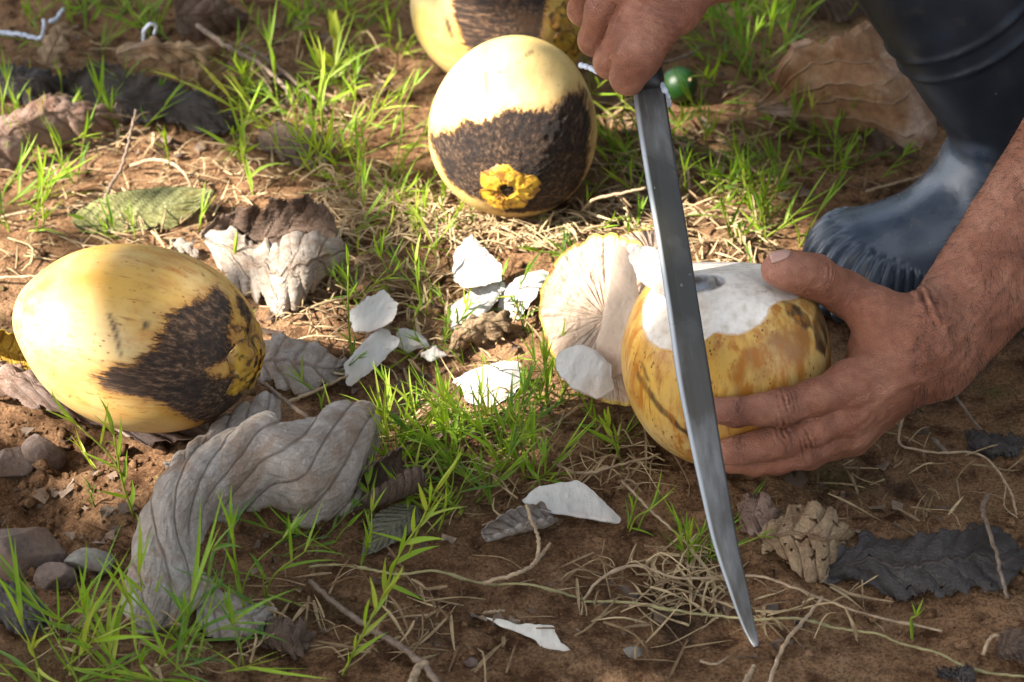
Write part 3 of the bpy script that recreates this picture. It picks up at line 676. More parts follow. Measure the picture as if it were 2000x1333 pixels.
rimb = mh.ramp(mh.math('MULTIPLY', mh.math('ADD', mh.attr('cut'), mh.math('MULTIPLY', mh.math('SUBTRACT', mh.noise(200, detail=3), .5), 1.6)), .25), [(.02, 0.0), (.14, .85), (.34, 0.0)])
pulp = mh.mix(rimb, pulp, (.50, .27, .08))
mh.set(Base_Color=mh.mix(fac, skinc, pulp), Roughness=mh.mix(fac, (.38, .38, .38), (.72, .72, .72)))
held = thing('coconut', 'coconut with pared white top held under the machete', 'coconut', HC_C-np.array([0, 0, .074]))
obj('husk', Vh, Fh, mh.mat, held, True, {'cut': np.clip(cutv, -5, 20), 'hole': holev, 'bruise': br*(cutv < .6), 'scorch': np.full(len(Vh), -40.), 'crack': np.zeros(len(Vh))})

# ------------------------------------------------------------------ slabs and chips of husk
def slab(name, label, cat, poly, o, n, thick, mat, curl=0.0, rag=.02, dome=0.0, seed=0, group=None, rim=None, soft=.35, nr=22, na=120):
    # a star-shaped slice: the outline lies on a plane, top face towards n, sides rounded
    rs = np.random.default_rng(seed); n = unit(n)
    pts = np.array([PL(x, y, o, n) for x, y in poly]); c = pts.mean(0); B = frame(n)
    l2 = ((pts-c)@B)[:, :2]; closed = np.vstack([l2, l2[:1]])
    seg = np.linalg.norm(np.diff(closed, axis=0), axis=1); s = np.concatenate([[0], np.cumsum(seg)]); u = np.linspace(0, s[-1], na, endpoint=False)
    out = np.stack([np.interp(u, s, closed[:, k]) for k in (0, 1)], 1)
    for _ in range(4): out = .25*np.roll(out, 1, 0)+.5*out+.25*np.roll(out, -1, 0)
    out = out*1.03+.0011*np.stack([fbm(np.c_[u*260, np.full(na, seed+k_), np.zeros(na)], 3, seed+k_) for k_ in (1, 2)], 1)
    for _ in range(2): out = .25*np.roll(out, 1, 0)+.5*out+.25*np.roll(out, -1, 0)
    sz = np.sqrt(np.mean(np.sum(out**2, 1)))
    out = out*(1+rag*fbm(np.c_[np.cos(u/s[-1]*6.28)*9, np.sin(u/s[-1]*6.28)*9, np.full(na, seed*3.7)], 4, seed))[:, None]
    rr = np.concatenate([np.linspace(0, 1, nr)])
    aa = np.linspace(0, 2*math.pi, na, endpoint=False); radv = np.concatenate([fbm(np.c_[np.cos(aa)*11, np.sin(aa)*11, np.full(na, r_*1.6+seed)], 3, seed+11) for r_ in rr])
    def layer(sign):
        L = []
        for r in rr:
            xy = out*r; q2 = (xy**2).sum(1)/sz**2
            dirv = np.array([math.cos(seed*1.3), math.sin(seed*1.3)]); al = xy@dirv/sz
            z = curl*al*al*sz + dome*(1-q2)*sz
            edge = (1-np.clip((1-r)/soft, 0, 1))**2
            z = z+(0 if sign > 0 else -thick*(1-.55*edge)) - (edge*thick*.25 if sign > 0 else 0)
            z = z+fbm(np.c_[xy[:, 0]*150, xy[:, 1]*60, np.full(na, seed)], 3, seed+3)*.0010*(1 if sign > 0 else .6)+.10*sz*fbm(np.c_[xy/sz*.9, np.full(na, seed+.5)], 2, seed+9)*(1 if thick < .006 else .25)
            L.append(np.c_[xy*(1 if sign > 0 else .985), z])
        return np.vstack(L)
    top, bot = layer(1), layer(-1); nv = len(top); F = grid_faces(nr, na, True)
    i = np.arange(na); j = (i+1) % na; e = (nr-1)*na
    side = np.stack([e+i, e+nv+i, e+nv+j, e+j], 1)
    V = np.vstack([top, bot])@B.T+c; F = np.vstack([F, F[:, ::-1]+nv, side])
    rimv = np.concatenate([np.repeat(sstep(.90, 1.0, rr), na), np.repeat(np.where(rr > -1, 1.0, 0), na)])
    ob = obj(name, V, F, mat, None, True, {'rim': rimv, 'radial': np.concatenate([radv]*2)}); tag(ob, label, cat, group); return ob
mb = mat_husk_white('husk_slice', (.43, .31, .225), .35)
bc_ = mb.b.inputs['Base Color'].links[0].from_socket; bc_ = mb.mix(mb.ramp(mb.attr('radial'), [(.05, 0.0), (.40, .32)]), bc_, (.27, .16, .095)); bc_ = mb.mix(mb.ramp(mb.noise(30, detail=4), [(.56, 0.0), (.70, .6)]), bc_, (.36, .17, .08))
mb.set(Normal=mb.bump(mb.math('ADD', mb.attr('radial'), mb.noise(160, detail=4)), 1.0, .004))
mb.set(Base_Color=mb.mix(mb.ramp(mb.attr('rim'), [(.35, 0.0), (.9, 1.0)]), bc_, mb.ramp(mb.noise(60, detail=4), [(.4, (.30, .13, .02)), (.55, (.55, .36, .06))])))
HUSKR = mb.mat
TOC = -CF
o1 = G(1180, 640, .055)
slab('husk_slice', 'large round beige husk slice with yellow rim behind the held coconut', 'coconut husk', [(1047, 610), (1052, 560), (1075, 518), (1112, 482), (1155, 460), (1195, 456), (1240, 470), (1300, 520), (1340, 620), (1320, 730), (1270, 785), (1215, 790), (1160, 772), (1110, 735), (1070, 680)], o1, TOC*.80+CU*.36-CR*.30, .016, HUSKR, curl=-.10, rag=.03, dome=-.16, seed=3, nr=40, na=260)
slab('husk_slice', 'narrow upright beige husk wedge on the round slice', 'coconut husk', [(1205, 478), (1228, 492), (1240, 520), (1250, 600), (1232, 700), (1205, 738), (1172, 715), (1168, 670), (1180, 600), (1192, 540)], o1+TOC*.016, TOC*.8-CR*.45+CU*.25, .007, HUSKB, curl=.25, rag=.03, seed=8)
slab('husk_slice', 'beige husk flap with yellow edge behind the machete blade', 'coconut husk', [(1198, 470), (1235, 450), (1290, 446), (1335, 462), (1352, 500), (1340, 560), (1290, 580), (1240, 560), (1215, 520)], o1+CU*.012+TOC*.004+CF*.016, TOC*.85+CU*.4, .010, HUSKR, curl=.12, rag=.03, seed=5)
slab('husk_chip', 'curled off white husk chip leaning on the round slice', 'husk chip', [(1082, 692), (1096, 670), (1130, 664), (1152, 676), (1172, 690), (1194, 712), (1192, 748), (1165, 764), (1115, 752), (1092, 728)], o1+TOC*.020, TOC*.75+CU*.6-CR*.15, .006, HUSKW, curl=-.22, rag=.04, seed=2)
UPN = np.array([0, -.35, .94])
CH = [('white husk chip standing above two others beside the brown leaf', [(885, 497), (912, 474), (945, 490), (980, 520), (978, 548), (940, 562), (905, 572), (888, 545)], .024, TOC*.8+CU*.5+CR*.15, 1),
      ('long white husk chip lying across the brown leaf', [(982, 542), (986, 562), (945, 615), (920, 642), (884, 640), (884, 590), (935, 556)], .016, UPN+CR*.2, 4),
      ('white husk chip lying beside the round husk slice', [(985, 562), (1020, 532), (1055, 510), (1068, 530), (1045, 577), (1005, 612), (962, 600)], .016, UPN-CR*.25, 6),
      ('white husk chip uppermost of the four near the grey leaf', [(680, 617), (720, 588), (752, 572), (775, 590), (772, 640), (735, 652), (690, 645)], .022, TOC*.7+CU*.6-CR*.2, 7),
      ('long white husk chip pointing down to the curled grey leaf', [(745, 636), (782, 670), (738, 715), (682, 755), (672, 715), (708, 668)], .018, UPN+CR*.15, 9),
      ('small cream husk chip touching the long white chip', [(778, 640), (820, 645), (840, 670), (795, 686), (768, 664)], .013, UPN, 10),
      ('tiny white husk chip in the grass', [(820, 690), (850, 678), (873, 690), (842, 707)], .010, UPN, 11),
      ('ragged white husk chip lying alone between grass tufts', [(878, 725), (900, 722), (930, 716), (985, 705), (1012, 698), (1019, 735), (990, 770), (955, 789), (915, 786), (902, 752)], .014, UPN-CR*.1, 12),
      ('smooth pinkish white husk chip on bare soil above the creeping stem', [(1020, 980), (1048, 952), (1130, 943), (1172, 970), (1205, 1004), (1211, 1026), (1150, 1012), (1060, 998)], .014, UPN+CR*.1, 13)]
for lab, poly, h, n, sd in CH:
    cxy = np.mean(poly, 0); slab('husk_chip', lab, 'husk chip', poly, G(cxy[0], cxy[1], h), n, .0048, HUSKW, curl=(.34 if sd % 2 else -.30), rag=.10 if sd != 13 else .03, seed=sd)
slab('bark_scrap', 'flat stained white scrap lying on the bare soil', 'scrap', [(948, 1205), (972, 1207), (1003, 1217), (1085, 1221), (1083, 1238), (1092, 1250), (1130, 1281), (1116, 1284), (1098, 1272), (1062, 1271), (1046, 1248), (990, 1228)], G(1045, 1243, .004), UPN, .0016, mat_husk_white('scrap_white', (.58, .53, .46), .6).mat, rag=.08, seed=21)
# ------------------------------------------------------------------ machete
TIPP = P(1474, 1264, .045)
TOUCH = C(1352, 610, WC-.072)
bdir = unit(TOUCH-TIPP)
BN = unit(-CF-bdir*np.dot(-CF, bdir)); BN = unit(BN+.10*CR)         # blade face towards the camera
BN = unit(BN-bdir*np.dot(BN, bdir)); BX = np.cross(bdir, BN)         # across the blade
if BX@CR < 0: BX = -BX
def on_blade(px, py): return PL(px, py, TIPP, BN)
LE = [(1232, 150), (1244, 240), (1258, 330), (1280, 460), (1302, 600), (1322, 740), (1346, 860), (1368, 960), (1392, 1060), (1422, 1150), (1446, 1215), (1463, 1250), (1473, 1264)]
RE = [(1292, 146), (1309, 250), (1326, 360), (1346, 480), (1368, 620), (1389, 750), (1409, 880), (1424, 965), (1440, 1060), (1460, 1150), (1471, 1208), (1480, 1248), (1481, 1264)]
nu, nv = 150, 25
Lc = crom_u(np.array([on_blade(*p) for p in LE]), nu); Rc = crom_u(np.array([on_blade(*p) for p in RE]), nu)
v = np.linspace(0, 1, nv); base = Lc[:, None]*(1-v)[None, :, None]+Rc[:, None]*v[None, :, None]
thk = .0016*np.clip(v/.42, .05, 1)                                   # ground edge on the left, thick spine on the right
dent = .00025*fbm(base*60, 2, 3)
Vt = base+BN*(thk[None, :, None]+dent[..., None]); Vb = base-BN*thk[None, :, None]
k = nu*nv; F = grid_faces(nu, nv); i = np.arange(nu-1)
rimf = np.vstack([np.stack([i*nv, k+i*nv, k+(i+1)*nv, (i+1)*nv], 1), np.stack([(i+1)*nv+nv-1, k+(i+1)*nv+nv-1, k+i*nv+nv-1, i*nv+nv-1], 1)])
j = np.arange(nv-1); e = (nu-1)*nv
rimf = np.vstack([rimf, np.stack([e+j, k+e+j, k+e+j+1, e+j+1], 1), np.stack([j+1, k+j+1, k+j, j], 1)])
machete = thing('machete', 'worn steel machete with black handle held above the pared coconut', 'machete', TIPP)
uu = np.linspace(0, 1, nu)[:, None]; wet_reflect = sstep(.10, .17, uu)*(1-sstep(.30, .44, uu))*np.ones(nv)[None]
wet_reflect = np.clip(wet_reflect*1.15+wet_reflect*.8*fbm(base*55, 3, 12), 0, 1)
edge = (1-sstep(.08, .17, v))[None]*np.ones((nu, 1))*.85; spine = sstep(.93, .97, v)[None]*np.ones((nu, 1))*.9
zl = np.concatenate([wet_reflect.ravel()]*2); el = np.concatenate([edge.ravel()]*2)
brot = np.stack([BX, np.cross(bdir, BX), bdir], 1)
machete.rotation_euler = Matrix(brot.tolist()).to_euler()
obj('blade', np.vstack([Vt.reshape(-1, 3), Vb.reshape(-1, 3)]), np.vstack([F, F[:, ::-1]+k, rimf]), BLADE, machete, False, {'wet_reflect': zl, 'edge': el, 'spine': np.concatenate([spine.ravel()]*2)})
HB = on_blade(1262, 168); HT_ = HB+bdir*.135
hp = crom([HB-bdir*.004, HB+bdir*.03, HB+bdir*.09, HT_], 26)
Vg, Fg = tube(hp, np.interp(np.linspace(0, 1, 26), [0, .06, .3, .7, .93, 1], [.010, .0135, .014, .0125, .016, .011]), 16)
ax = (Vg-HB)@BN; Vg = Vg-BN*(ax*.28)[:, None]
obj('handle', Vg, Fg, BLACKH, machete)
for s in (.025, .065, .105):
    c0 = HB+bdir*s+BN*.0098; a = np.linspace(0, 2*math.pi, 14, endpoint=False)
    ring = c0+np.outer(np.cos(a), BX)*.0032+np.outer(np.sin(a), bdir)*.0032
    obj('rivet', np.vstack([ring, ring+BN*.0012, [c0+BN*.0016]]), [np.array([[q, (q+1) % 14, 14+(q+1) % 14, 14+q] for q in range(14)]), np.array([[14+q, 14+(q+1) % 14, 28] for q in range(14)])], BLADE, machete, True, {'wet_reflect': np.zeros(29), 'edge': np.zeros(29)})
wH = depth(HB)
slab('husk_chip', 'fresh white husk shaving curling off behind the machete blade', 'husk chip', [(1230, 508), (1242, 482), (1282, 486), (1318, 515), (1330, 560), (1312, 580), (1280, 572), (1246, 545)], on_blade(1300, 530)+CF*.016, -CF*.9+CU*.3-CR*.25, .004, HUSKW, curl=.3, rag=.08, seed=17)
cp = crom([C(1133, 128, wH+.03), C(1150, 132, wH+.024), C(1172, 143, wH+.016), C(1196, 152, wH+.012), C(1240, 166, wH+.013), C(1282, 160, wH+.006), C(1296, 172, wH-.004), C(1304, 192, wH-.001), C(1306, 206, wH+.006)], 60)
tw = np.linspace(0, 60, 60); Vc, Fc = tube(cp, .0020+.0004*np.sin(tw*1.9), 8); obj('cord', Vc, Fc, CORD, machete)

# ------------------------------------------------------------------ the person: left hand on the coconut, right hand on the machete
KN = []                                                            # knuckles: position, finger direction, dorsal direction
def chain(p, J, k=.006):
    d = None
    for (a, ra), (b, rb) in zip(J[:-1], J[1:]):
        s = cone(p, a, b, ra, rb); d = s if d is None else smin(d, s, k)
    return d
wl = WC
J_thumb = [(HS(1512, 527, .0085), .0088), (HS(1530, 528, .0105), .0112), (HS(1560, 533, .0125), .0128), (HS(1590, 540, .0140), .0138), (C(1650, 573, wl-.020), .0140), (C(1712, 612, wl-.034), .0165), (C(1800, 648, wl-.030), .0190)]
J_index = [(HS(1384, 801, .0078), .0080), (HS(1440, 805, .0090), .0094), (HS(1485, 800, .0098), .0099), (HS(1530, 795, .0108), .0113), (C(1590, 778, wl-.063), .0116), (C(1660, 752, wl-.046), .0150)]
J_mid = [(HS(1392, 887, .0078), .0080), (HS(1447, 880, .0092), .0094), (HS(1490, 870, .0100), .0100), (HS(1532, 858, .0115), .0115), (C(1590, 836, wl-.054), .0114), (C(1655, 806, wl-.040), .0150)]
J_ring = [(C(1425, 905, wl-.030), .0072), (C(1475, 903, wl-.038), .0086), (C(1520, 896, wl-.043), .0092), (C(1568, 882, wl-.046), .0106), (C(1605, 864, wl-.040), .0108), (C(1660, 838, wl-.025), .0140)]
J_little = [(C(1470, 905, wl-.010), .0066), (C(1520, 903, wl-.018), .0078), (C(1580, 888, wl-.022), .0092), (C(1665, 850, wl-.006), .0125)]
WR1, WR2 = C(1822, 640, wl-.012), C(1840, 712, wl-.004)
EL1, EL2 = C(2090, 268, wl+.020), C(2140, 372, wl+.035)
ELB = C(2165, 235, wl+.045)
META = [((C(1800, 680, wl-.030), .0150), J_index[-1]), ((C(1805, 698, wl-.028), .0150), J_mid[-1]), ((C(1808, 716, wl-.018), .0150), J_ring[-1]), ((C(1800, 730, wl-.005), .0145), J_little[-1])]
def lhand_f(p):
    palm = None
    for (a, ra), (b, rb) in META:
        s = cone(p, a, b, ra, rb); palm = s if palm is None else smin(palm, s, .012)
    palm = smin(palm, cone(p, C(1800, 650, wl-.020), C(1700, 690, wl-.018), .019, .0165), .018)      # thumb-side muscle
    palm = smin(palm, cone(p, C(1790, 705, wl+.006), C(1690, 770, wl-.004), .017, .015), .014)
    arm = smin(cone(p, WR1, EL1, .0205, .033), cone(p, WR2, EL2, .0200, .030), .022)
    arm = smin(arm, cone(p, (WR1+WR2)/2, (EL1+EL2)/2, .022, .036), .02)
    arm = smin(arm, cone(p, (EL1+EL2)/2, ELB, .038, .040), .02)
    d = smin(palm, arm, .022)
    th = chain(p, J_thumb, .006)
    d = smin(d, th, .016)
    fs = [chain(p, J, .005) for J in (J_index, J_mid, J_ring, J_little)]
    fd = fs[0]
    for f in fs[1:]: fd = smin(fd, f, .0018)
    # fingers blend into the palm only near their roots
    d = smin(d, fd, .007)
    return d
def detail(p, d, crease=None):
    for c, t, n, amp, lam, half, wid in KN:
        q = p-c; s = q@t; side = q-np.outer(s, t); up = q@n
        w = np.exp(-(s/half)**2)*sstep(-.002, .006, up)*np.exp(-((np.linalg.norm(side-np.outer(up, n), axis=1))/wid)**2)
        s2 = s+.0016*vnoise(p*170, 5)+.12*np.linalg.norm(side-np.outer(up, n), axis=1)*np.sign(s)
        d = d+w*amp*(np.cos(s2/lam*2*math.pi))-w*amp*.9
        if crease is not None: crease[:] = np.maximum(crease, w*sstep(.55, 1.0, np.cos(s2/lam*2*math.pi)))
    for vp in VEINS:
        dv_ = np.full(len(p), 1.0)
        for a_, b_ in zip(vp[:-1], vp[1:]): dv_ = np.minimum(dv_, cone(p, a_, b_, 0, 0))
        d = d-.0011*np.exp(-(dv_/.0032)**2)
    return d+.0009*fbm(p*60, 3, 2)+.00035*fbm(p*[260, 170, 260], 2, 7)
def add_kn(J, k, amp=.0010, lam=.0036, half=.0058, wid=.010):
    c = J[k][0]; t = unit(J[k+1][0]-J[k-1][0]); n = unit(-CF*.9+CU*.25); n = unit(n-t*(n@t)); KN.append((c, t, n, amp, lam, half, wid))
add_kn(J_index, 3); add_kn(J_mid, 3); add_kn(J_ring, 3); add_kn(J_index, 1, .0004, .003, .0035); add_kn(J_mid, 1, .0004, .003, .0035)
add_kn(J_thumb, 3, .0005, .0042, .006, .012)
for cx, cy in ((1806, 600), (1826, 610)):                            # wrist creases on the thumb side
    c = C(cx, cy, wl-.035); KN.append((c, unit(CR*.97+CU*.25), unit(-CF*.6+CU*.8), .0017, .009, .0055, .022))
VEINS = []
LH = lambda p: detail(p, lhand_f(p))
def on_skin(px, py):
    d = ray(px, py); t = wl-.12
    for _ in range(30): t += float(lhand_f((CAMP+d*t)[None])[0])*.9
    return CAMP+d*t
for pl in ([(1668, 790), (1720, 772), (1770, 752), (1830, 738), (1880, 690)], [(1690, 735), (1740, 715), (1790, 712), (1850, 690), (1920, 610), (1985, 520)], [(1740, 772), (1700, 800), (1672, 826)], [(1850, 640), (1900, 560), (1950, 500), (2010, 430)]):
    VEINS.append([on_skin(*q) for q in pl])
pts = np.array([a for J in (J_thumb, J_index, J_mid, J_ring, J_little) for a, _ in J]+[WR1, WR2, EL1, EL2, ELB])
Vl_, Fl_ = sdf_mesh(LH, pts.min(0)-.05, pts.max(0)+.05, .0011)
knv = np.zeros(len(Vl_))
for c, t, n, amp, lam, half, wid in KN[:5]:
    knv = np.maximum(knv, np.exp(-(np.linalg.norm(Vl_-c, axis=1)/.013)**2))
pale = np.zeros(len(Vl_)); crs = np.zeros(len(Vl_)); detail(Vl_, np.zeros(len(Vl_)), crs)
for J in (J_thumb, J_index, J_mid): pale = np.maximum(pale, np.exp(-(np.linalg.norm(Vl_-J[0][0], axis=1)/.012)**2))
# right hand, a fist round the handle
def hw(px, py, dz): return C(px, py, wH+dz)
RW = hw(1400, -115, .012)
R_thumb = [(hw(1226, 152, -.018), .0125), (hw(1246, 110, -.026), .0150), (hw(1272, 65, -.024), .0150), (hw(1318, 12, -.012), .0185), (hw(1370, -60, .000), .020)]
R_idx = [(hw(1275, 160, .026), .0085), (hw(1238, 150, .028), .009), (hw(1192, 122, .004), .0112), (hw(1222, 62, -.014), .0118), (hw(1262, 0, -.014), .0150)]
R_mid = [(hw(1262, 110, .034), .0085), (hw(1220, 100, .036), .009), (hw(1162, 78, .014), .0112), (hw(1176, 20, -.004), .0118), (hw(1225, -50, -.006), .0150)]
R_rng = [(hw(1250, 60, .042), .0082), (hw(1205, 45, .044), .009), (hw(1140, 20, .026), .0108), (hw(1150, -40, .006), .0112), (hw(1205, -95, .004), .0140)]
R_lit = [(hw(1235, 5, .048), .0075), (hw(1190, -10, .050), .008), (hw(1132, -35, .036), .0095), (hw(1140, -85, .018), .010), (hw(1200, -130, .014), .0125)]
REL = RW+np.array([.155, .165, .11])
def rhand_f(p):
    d = None
    for J, o in ((R_idx, (1375, -85)), (R_mid, (1370, -110)), (R_rng, (1368, -130)), (R_lit, (1365, -145))):
        s = cone(p, J[-1][0], hw(o[0], o[1], .008), J[-1][1], .0155); d = s if d is None else smin(d, s, .012)
    d = smin(d, cone(p, RW-BN*.004, REL, .027, .041), .03)
    d = smin(d, cone(p, RW+CR*.008-CU*.014, REL, .022, .038), .03)
    d = smin(d, chain(p, R_thumb, .007), .012)
    fd = None
    for J in (R_idx, R_mid, R_rng, R_lit):
        s = chain(p, J, .004); fd = s if fd is None else smin(fd, s, .0018)
    return smin(d, fd, .006)
def RH(p):
    d = rhand_f(p); q = p-hw(1285, 45, -.03); s = q@unit(CU*.9+CR*.3)
    w = np.exp(-(np.linalg.norm(q, axis=1)/.022)**2)
    return d+.0006*w*np.cos((s+.003*vnoise(p*110, 9))/.0052*6.283)+.0005*fbm(p*70, 3, 6)
pts = np.array([a for J in (R_thumb, R_idx, R_mid, R_rng, R_lit) for a, _ in J]+[RW, REL])
Vr_, Fr_ = sdf_mesh(RH, pts.min(0)-.045, pts.max(0)+.045, .0014)
# the rest of the body, squatting to the right of the picture
LSH, RSH = np.array([.68, .06, .60]), np.array([.56, .42, .64]); NECK = np.array([.60, .24, .70]); PEL = np.array([.86, .34, .26]); HEAD = np.array([.50, .20, .84])
KNL, KNR = np.array([.22, .20, .50]), np.array([.40, .60, .50])
def body_f(p):
    d = cone(p, NECK+[.03, .02, -.10], PEL, .125, .14); d = smin(d, cone(p, LSH, RSH, .062, .062), .08)
    d = smin(d, cone(p, LSH, ELB, .052, .039), .03); d = smin(d, cone(p, RSH, REL, .052, .040), .03)
    d = smin(d, cone(p, NECK-[0, 0, .06], HEAD, .055, .05), .03)
    d = smin(d, ellip(p, HEAD, (.095, .076, .115), frame([.35, .05, 1])), .025)
    d = smin(d, cone(p, HEAD+[-.095, -.01, -.035], HEAD+[-.085, -.01, .01], .012, .008), .015)
    for s in (-1, 1): d = smin(d, ellip(p, HEAD+[.01, .074*s, -.01], (.017, .008, .03)), .006)
    return d
def cloth_f(p):
    d = cone(p, NECK+[.03, .02, -.10], PEL, .136, .150); d = smin(d, cone(p, LSH, RSH, .074, .074), .08)
    d = smin(d, cone(p, LSH, LSH*.35+ELB*.65, .066, .056), .03); d = smin(d, cone(p, RSH, RSH*.35+REL*.65, .066, .056), .03)
    d = smax(d, -cone(p, NECK-[0, 0, .05], HEAD, .060, .065), .01)
    return d+.004*fbm(p*14, 3, 3)
Vb_, Fb_ = sdf_mesh(body_f, (.30, -.15, .05), (1.06, .66, 1.02), .008)
person = thing('person', 'person in black rubber boots gripping a machete and steadying a coconut', 'person', (.6, .3, 0))
nl, nr_ = len(Vl_), len(Vr_)
body = obj('body', np.vstack([Vl_, Vr_, Vb_]), np.vstack([Fl_, Fr_+nl, Fb_+nl+nr_]), SKIN, person, True,
    {'knuckle': np.concatenate([knv, np.zeros(nr_+len(Vb_))]), 'pale': np.concatenate([pale, np.zeros(nr_+len(Vb_))]), 'crease': np.concatenate([crs*.8, np.zeros(nr_+len(Vb_))])})
Vs, Fs = sdf_mesh(cloth_f, (.26, -.2, .05), (1.1, .7, .86), .010); obj('shirt', Vs, Fs, SHIRT, person)
hairf = lambda p: smax(smax(ellip(p, HEAD+[.012, 0, .014], (.100, .084, .118), frame([.35, .05, 1]))-.003*fbm(p*60, 2, 1), -(p[:, 2]-HEAD[2]+.05-.5*(p[:, 0]-HEAD[0])), .01), -((p-HEAD)@unit([1, 0, .8])+.045), .01)
Vs, Fs = sdf_mesh(hairf, HEAD-.15, HEAD+.16, .007); obj('hair', Vs, Fs, HAIR, person)
def trou_f(p):
    d = cone(p, PEL, KNL, .115, .074); d = smin(d, cone(p, PEL+[0, .08, 0], KNR, .11, .074), .05)
    d = smin(d, cone(p, KNL, KNL*.7+[.36*.3, .2*.3, .1*.3], .07, .058), .03); d = smin(d, cone(p, KNR, KNR*.7+[.42*.3, .6*.3, .1*.3], .07, .058), .03)
    return d+.003*fbm(p*18, 3, 8)
Vs, Fs = sdf_mesh(trou_f, (.22, .0, .10), (1.05, .75, .62), .009); obj('trousers', Vs, Fs, TROUSERS, person)
rs = np.random.default_rng(3); hacc = Acc(); cnt = 0
nrm_ = np.zeros_like(Vl_); e0 = Vl_[Fl_[:, 1]]-Vl_[Fl_[:, 0]]; e1 = Vl_[Fl_[:, 3]]-Vl_[Fl_[:, 0]]; fn = np.cross(e0, e1)
for k_ in range(4): np.add.at(nrm_, Fl_[:, k_], fn)
nrm_ /= np.linalg.norm(nrm_, axis=1)[:, None]+1e-12; pxv = topx(Vl_)
arm_ax = unit((EL1+EL2)/2-(WR1+WR2)/2)
cand = np.where((pxv[:, 0] > 1780) & (pxv[:, 0] < 2080) & (nrm_@(-CF) > -.2))[0]
for i_ in rs.choice(cand, min(len(cand), 1300), replace=False):
    p_ = Vl_[i_]; d_ = unit(nrm_[i_]*.5-arm_ax*rs.uniform(.2, 1)+np.cross(arm_ax, nrm_[i_])*rs.normal(.3, .4)); L_ = rs.uniform(.004, .011)
    Vq, Fq = tube(np.array([p_, p_+d_*L_*.5, p_+d_*L_-nrm_[i_]*L_*.15]), np.array([.00012, .0001, .00006]), 3); hacc.add(Vq, Fq)
hr = hacc.make('arm_hair', HAIR, body); hr['kind'] = 'stuff'
# thumb nail, lying on the thumb
def nail(J, f, ndir, L, Wd):
    a, b = J[0][0], J[2][0]; t = unit(a-b); n = unit(ndir-t*(ndir@t)); s = np.cross(t, n); c = a+t*.0010
    V = []; nu_, nv_ = 14, 12
    for i in range(nu_):
        for j in range(nv_):
            x = (i/(nu_-1)-.62)*L; tq = i/(nu_-1); y = (j/(nv_-1)-.5)*Wd*(max(.0, 1-((.55-tq)/.56)**4)**.5 if tq < .55 else 1-.10*((tq-.55)/.45)**2)
            r = abs(j/(nv_-1)-.5)*2; x = x*(1-.16*r*r)
            p = c+t*x+s*y+n*.02
            for _ in range(40):
                d = float(f(p[None])[0]); p = p-n*max(d-.0005, 0)
                if d < .0006: break
            V.append(p-n*.0006*r**3+n*.0003*(1-r))
    return np.array(V), grid_faces(nu_, nv_)
Vn, Fn = nail(J_thumb, LH, unit(-CF*.55+CU*.80-CR*.05), .0125, .0112)
solidify(obj('thumbnail', Vn, Fn, NAIL, body), .0007, 1)

# ------------------------------------------------------------------ rubber boots
BT = P(1562, 505, .035)                                             # toe
ANK = PY(1958, 285, BT[1]+.035)
SH1 = PY(1962, 165, ANK[1]+.002); SH2 = SH1+(PY(1866, 0, ANK[1])-SH1)*3.2
fx = unit(np.array([1, .16, 0])); fy = np.array([-fx[1], fx[0], 0]); FB = np.array([BT[0], BT[1], Hp(BT[0], BT[1])-.002])
def BP(x, y, z): return FB+fx*x+fy*y+np.array([0, 0, z])
def boot_foot(p):
    d = cone(p, BP(.044, .004, .036), BP(.115, .0, .040), .036, .041)
    d = smin(d, cone(p, BP(.046, -.012, .030), BP(.060, .016, .030), .030, .032), .02)
    d = smin(d, cone(p, BP(.115, 0, .045), ANK+[.006, 0, -.012], .042, .044), .035)
    d = smin(d, cone(p, BP(.13, 0, .036), BP(.245, 0, .04), .036, .036), .03)
    d = smin(d, cone(p, BP(.235, 0, .045), ANK+[.01, 0, 0], .036, .042), .03)
    d = smax(d, FB[2]+.004-p[:, 2], .004)
    q = p-FB; lx = q@fx; ly = q@fy; lz = q[:, 2]
    # toe guard: flutes round the front, a raised top edge
    top = np.clip(.078-.36*lx, .026, .07)
    band = sstep(.004, -.003, lz-top)*sstep(.20, .15, lx)
    ang = np.arctan2(ly, .085-lx)+np.where(lx > .085, 0, 0)
    s = np.where(lx < .085, ang*.055, np.sign(ly)*(.0864+(lx-.085)))
    d = d-band*(.0016+.0020*np.cos(s/.0085*6.283))
    d = smin(d, smax(np.abs(lz-.008)-.006, d-.004, .003), .002)       # sole edge
    return d
def boot_shaft(p):
    d = cone(p, SH1+[.012, 0, -.014], SH2, .056, .066)
    t = unit(SH2-SH1); s = (p-SH1)@t
    for s0 in (.058, .076): d = d-.0022*np.exp(-((s-s0)/.0028)**2)
    return d
def boot_f(p):
    f = boot_foot(p); s = boot_shaft(p)
    f = f+.004*np.exp(-(((p-(ANK+[-.035, 0, .005]))@unit([-.5, 0, .85]))/.006)**2)*np.exp(-(np.linalg.norm(p-ANK, axis=1)/.06)**2)
    f = smin(f, ellip(p, PY(1922, 262, ANK[1]-.015), (.020, .032, .015)), .012)
    d = smin(f, s, .006)
    t = unit(SH2-SH1); return smax(d, (p-SH2)@t, .004)+.0006*fbm(p*30, 2, 4)
Vs, Fs = sdf_mesh(boot_f, np.array([BT[0]-.04, BT[1]-.12, -.02]), np.array([BT[0]+.36, BT[1]+.24, .46]), .0019)
shv = sstep(.004, -.002, boot_shaft(Vs))
obj('boot', Vs, Fs, RUBBER, person, True, {'shaft': shv})
dv = np.array([KNR[0]-KNL[0], KNR[1]-KNL[1], 0])
obj('boot', Vs+dv+[.16, .10, 0], Fs, RUBBER, person, True, {'shaft': shv})
